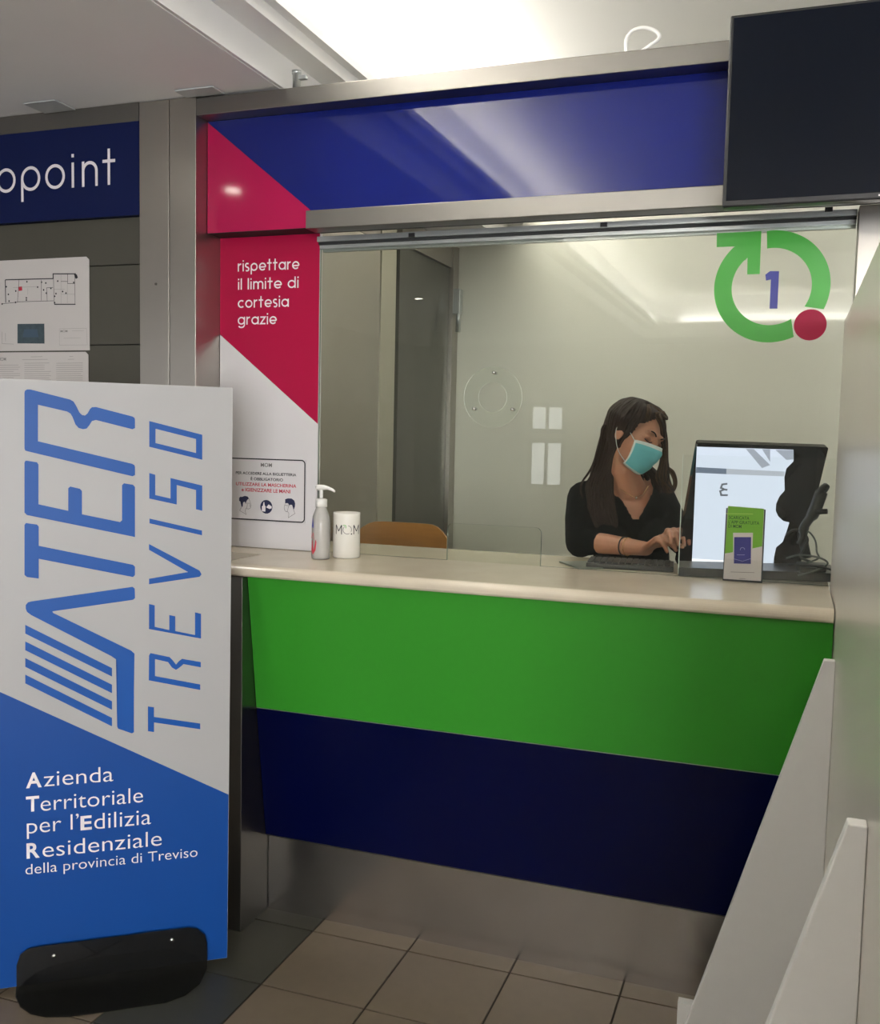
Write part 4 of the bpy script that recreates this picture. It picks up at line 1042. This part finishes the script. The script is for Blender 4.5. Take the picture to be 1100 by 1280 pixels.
hand(bm, wrR, KR, sR, nR, [(.50, .35, .25), (.58, .38, .25), (.68, .42, .3), (.85, .5, .3)], .05)
KL = at(846, 664, 1, 3.13)
dL = (KL - wrL).normalized(); dL = (KL - wrL).normalized(); nL = (Z - dL * Z.dot(dL)).normalized(); sL = dL.cross(nL).normalized()
if sL.dot(CR) > 0: sL = -sL
hand(bm, wrL, KL, sL, nL, [(.55, .5, .3), (.5, .5, .3), (.6, .5, .3), (.7, .5, .3)], .05)
body = remesh('body', bm, 0.0036, M_skin, person, 3)

# blouse (open V neck, sleeves to the forearm)
bm = bmesh.new(); torso(bm, 0.012)
slR = elR.lerp(wrR, 0.19)
cap_(bm, [shR, shR.lerp(elR, .5) - CR * 0.008, elR - CR * .01 - Z * .005], [.060, .058, .053]); cap_(bm, [elR - CR * .008, slR], [.053, .043])
slL = elL.lerp(wrL, 0.3)
cap_(bm, [shL, shL.lerp(elL, .5), elL], [.058, .053, .047]); cap_(bm, [elL, slL], [.046, .041])
Vpts = [at(x, y, 1, 3.3) for x, y in ((0, 0),)]
def proj(p):
    c = ROT.transposed() @ (p - CAM); return (PX + FOC * c.x / -c.z, PY - FOC * c.y / -c.z)
nbm = neckb; vb = chest + TF * 0.10 + Z * 0.012    # bottom of the V
def cutV(p):
    q = p - chest; a = q.dot(Vector((SHV.x, SHV.y, 0)).normalized()); f = q.dot(TF); h = q.z
    if (p - (neckb + Z * 0.03)).length < 0.078: return True
    if f < 0.0: return False
    hb = 0.016
    if h < hb: return False
    return abs(a - 0.000) < 0.008 + (h - hb) * 0.58
blouse = remesh('blouse', bm, 0.005, M_cloth, person, 4, cutV)
# trousers
bm = bmesh.new()
for hx, kn in ((-0.085, kneeR), (0.085, kneeL)):
    hipj = pelv + Vector((hx, 0, -0.03)); foot = Vector((kn.x, 3.22, 0.34))
    cap_(bm, [hipj, kn], [.094, .066]); cap_(bm, [kn, foot + Vector((0, .035, .05))], [.064, .052])
ell(bm, pelv + Z * 0.0, (0.180, 0.140, 0.115))
remesh('trousers', bm, 0.008, M_cloth, person, 3)
for hx, kn in ((-0.085, kneeR), (0.085, kneeL)):
    foot = Vector((kn.x, 3.22, 0.34)); bm = bmesh.new()
    cap_(bm, [foot + Vector((0, .055, -.018)), foot + Vector((0, -.04, -.022)), foot + Vector((0, -.125, -.032))], [.041, .038, .027])
    remesh('shoe', bm, 0.006, M_black, person, 2)
# face details
def headtube(nm, pts, r, mat, n=6):
    return tube(nm, spline([hp_(*p) for p in pts], n), r, mat, person, 8)
for s_ in (-1, 1):
    bm = bmesh.new(); m_ = Matrix.Translation(hp_(s_ * .031, .0775, .003) - POFF) @ HM.to_4x4() @ Matrix.Diagonal((.0145, .0105, .0085, 1))
    bmesh.ops.create_icosphere(bm, subdivisions=3, radius=1, matrix=m_)
    from_bm('eyelid', bm, plain('lid_tone', (0.34, 0.15, 0.10), 0.5), person, True)
    headtube('eyelashes', [(s_ * .016, .0865, -.0015), (s_ * .024, .0895, -.005), (s_ * .032, .0888, -.0062), (s_ * .040, .0845, -.0045), (s_ * .047, .078, -.001)], 0.0017, M_ink)
    headtube('eyebrow', [(s_ * .014, .0915, .021), (s_ * .024, .0925, .027), (s_ * .036, .0885, .0295), (s_ * .048, .079, .025)], 0.0023, M_hair)
# mask: pleated sheet round the lower face
NI, NJ = 28, 18; bm = bmesh.new(); VV = {}
def maskpt(u, v, extra=0.0):
    # u -1..1 across, v 0 bottom .. 1 top
    h = -0.112 + v * 0.100 
    h += 0.006 * (1 - u * u) * (v)                       # rises over the nose
    a = u * radians(66)
    rw = 0.061 - 0.014 * (1 - v) ** 1.5
    rf = 0.053 + 0.026 * (v if v > .5 else v) ** 0.5 - 0.030 * max(0, .25 - v)
    nose = 0.022 * math.exp(-(u / .28) ** 2) * math.exp(-((v - .78) / .35) ** 2)
    bulge = 0.010 * sin(pi * min(1, v * 1.02))
    pleat = 0.0013 * sin(v * pi * 8) * (0.4 + 0.6 * (1 - abs(u)))
    r_ = rf + nose + bulge + pleat + extra
    return (rw * sin(a) * 1.12, 0.026 + r_ * cos(a), h + (0.012 * u * u) * (1 - v) - 0.006 * u * u * v)
for i in range(NI + 1):
    for j in range(NJ + 1):
        u = -1 + 2 * i / NI; v = j / NJ
        VV[i, j] = bm.verts.new(hp_(*maskpt(u, v)) - POFF)
for i in range(NI):
    for j in range(NJ):
        f = bm.faces.new((VV[i, j], VV[i + 1, j], VV[i + 1, j + 1], VV[i, j + 1]))
        f.material_index = 1 if (j >= NJ - 2 or i in (0, NI - 1) or j == 0) else 0
mk = from_bm('face_mask', bm, [M_mask, M_maskw], person, True)
sol = mk.modifiers.new('thick', 'SOLIDIFY'); sol.thickness = 0.002; sol.offset = 1
for s_ in (-1, 1):
    tp = maskpt(s_, .97); bp = maskpt(s_, .08)
    o = tube('ear_loop', spline([hp_(*tp), hp_(s_ * .073, .020, .006), hp_(s_ * .081, -.004, .016), hp_(s_ * .083, -.016, -.004), hp_(s_ * .081, -.006, -.032), hp_(s_ * .070, .020, -.070), hp_(*bp)], 6), 0.0013, M_maskw, None, 6)
    o.parent = mk; o.matrix_parent_inverse = Matrix.Identity(4)
    for v in o.data.vertices: v.co -= POFF
# necklace and bracelets
def ringaround(nm, c, ax, r, rr, mat, tilt=None, sx=1.0):
    ax = ax.normalized(); u = ax.cross(Z).normalized(); w = ax.cross(u)
    pts = [c + u * r * sx * cos(2 * pi * k / 24) + w * r * sin(2 * pi * k / 24) for k in range(25)]
    return tube(nm, pts, rr, mat, person, 6)
ringaround('bracelet', elR.lerp(wrR, .66), wrR - elR, 0.031, 0.0024, M_ink)
ringaround('bracelet', elR.lerp(wrR, .72), wrR - elR, 0.0295, 0.0014, M_gold)
cn = neckb + Z * 0.012
SHH = Vector((SHV.x, SHV.y, 0)).normalized()
tube('necklace', spline([cn + SHH * -.058 + Z * .012, cn - SHH * .045 + TF * .036 - Z * .006, cn - SHH * .018 + TF * .060 - Z * .026, cn + SHH * .004 + TF * .064 - Z * .032, cn + SHH * .030 + TF * .054 - Z * .020, cn + SHH * .055 + TF * .02 + Z * .006], 5), 0.0013, M_gold, person, 6)
tube('pendant', [cn + SHH * .004 + TF * .066 - Z * .033, cn + SHH * .004 + TF * .067 - Z * .040], 0.0032, M_chrome, person, 8)

# hair: a fitted cap plus long tapering locks
hair = None
bm = bmesh.new()
headell(bm, 0, -.022, .040, .083, .096, .084)
headell(bm, 0, -.036, -.004, .074, .064, .078)
for s_ in (-1, 1): headell(bm, s_ * .050, -.006, .030, .034, .070, .062)
def cutH(p):
    q = p - HC; l, f, u = q.dot(HL), q.dot(HF), q.dot(HUp)
    return f > 0.022 and u < 0.097 - abs(l - 0.012) * 0.75 and abs(l) < 0.070
hair = remesh('hair', bm, 0.004, M_hair, person, 3, cutH)
random.seed(11)
def lock(bm, pts, r0, r1, jit=0.004, n=7):
    pts = [Vector(p) + Vector((random.uniform(-1, 1), random.uniform(-1, 1), random.uniform(-1, 1))) * jit * min(1, i * .6) for i, p in enumerate(pts)]
    c = spline(pts, n); N = len(c)
    rad = [max(0.0008, (r0 + (r1 - r0) * i / N) * (1 - (i / N) ** 6 * .7)) for i in range(N)]
    addtube(bm, [q - POFF for q in c], rad, 6)
def haircurve(l_side, phi, length_pts):
    """from the parting on the crown down over the skull at azimuth phi (0 = front side, 1 = back)"""
    out = []
    s_ = l_side
    part = (0.018, 0.055 - 0.105 * phi, 0.103 + 0.012 * sin(pi * phi))
    out.append(hp_(*part))
    azim = radians(22 + 138 * phi)                        # around from front
    for el_, rr in ((62, 1.02), (38, 1.04), (12, 1.04), (-12, 1.02)):
        e = radians(el_)
        cl_ = s_ * sin(azim) * 0.088 * cos(e) * rr; cf = -.018 + cos(azim) * 0.098 * cos(e) * rr; cu = .032 + .086 * sin(e)
        if s_ * cl_ < 0.0: pass
        out.append(hp_(cl_, cf, cu))
    return out + length_pts
bmA = bmesh.new(); bmB = bmesh.new()
for i in range(120):            # image-left side (person's right): falls behind and over the shoulder onto the chest
    ph = 0.24 + 0.71 * random.random()
    t = random.random(); t2 = random.random()
    a = at(751 - 14 * t * ph + 24 * (1 - ph), 580, 1, 3.29 + .05 * ph); b = at(742 - 22 * t * ph + 14 * t2 + 16 * (1 - ph), 610, 1, 3.30 + .05 * ph - .02 * t2)
    c_ = at(738 + 33 * t2, 645, 1, 3.315 - .03 * t2); d = at(750 + 20 * t2, 670 - 10 * t, 1, 3.31)
    lock(bmA, haircurve(-1, ph, [a, b, c_, d]), 0.0065, 0.0035)
for i in range(90):             # image-right side: front lock beside the face, curling at the tip
    ph = 0.16 + 0.5 * random.random() ** 1.3; t = random.random()
    a = at(828 + 5 * t, 575, 1, 3.29 + .06 * ph); b = at(822 + 14 * t, 598, 1, 3.29 + .05 * t)
    c_ = at(828 + 14 * t, 612, 1, 3.30); d = at(834 + 8 * t, 617 - 4 * t, 1, 3.31)
    if i % 2: lock(bmB if i % 3 == 0 else bmA, haircurve(1, ph, [a, b, c_, d]), 0.0058, 0.003)
    else:
        w_ = random.uniform(-3.0, 3.0); yy = 3.285 + .03 * random.random()
        lock(bmB if i % 4 == 0 else bmA, [hp_(.016, .030 + .02 * t, .108), hp_(.045, .050, .096), at(822 + w_, 517, 1, yy - .03), at(828 + w_ * .8, 535, 1, yy - .01), at(830 + w_ * 1.2, 556, 1, yy), at(830 + w_ * 1.4, 577, 1, yy), at(828 + w_ * 2.5, 597, 1, yy), c_, d], 0.0050, 0.0028, 0.002, 5)
for i in range(16):             # the open curl at the right
    t = i / 16
    lock(bmB, [at(826 + 2 * t, 560, 1, 3.30), at(829 + 3 * t, 580, 1, 3.30), at(838 + 4 * t, 590, 1, 3.30), at(842 + 4 * t, 604, 1, 3.30), at(838 + 3 * t, 613 + 3 * t, 1, 3.30), at(830 + t, 613 + 2 * t, 1, 3.30)], 0.0032, 0.0022, 0.002)
for i in range(40):             # dark back hair between the neck and the shoulders
    t = random.random(); u_ = random.random()
    lock(bmA, [hp_(-.05 + .10 * t, -.075, .03), hp_(-.055 + .12 * t, -.085, -.04), neckb + Vector((-.06 + .14 * t, .03 + .02 * u_, .05)), neckb + Vector((-.08 + .17 * t, .035, -.04)), neckb + Vector((-.08 + .17 * t, .04, -.12))], 0.008, 0.004)
for i in range(34):             # lighter crown strands either side of the parting
    s_ = random.choice((-1, 1, 1)); ph = random.random() * .7
    pts = haircurve(s_, ph, [])
    lock(bmB, pts[:4], 0.0035, 0.0015, 0.003)
from_bm('dark_locks', bmA, M_hair, hair, True)['label'] = 'long dark brown locks'
from_bm('light_locks', bmB, M_hair2, hair, True)['label'] = 'lighter brown locks'
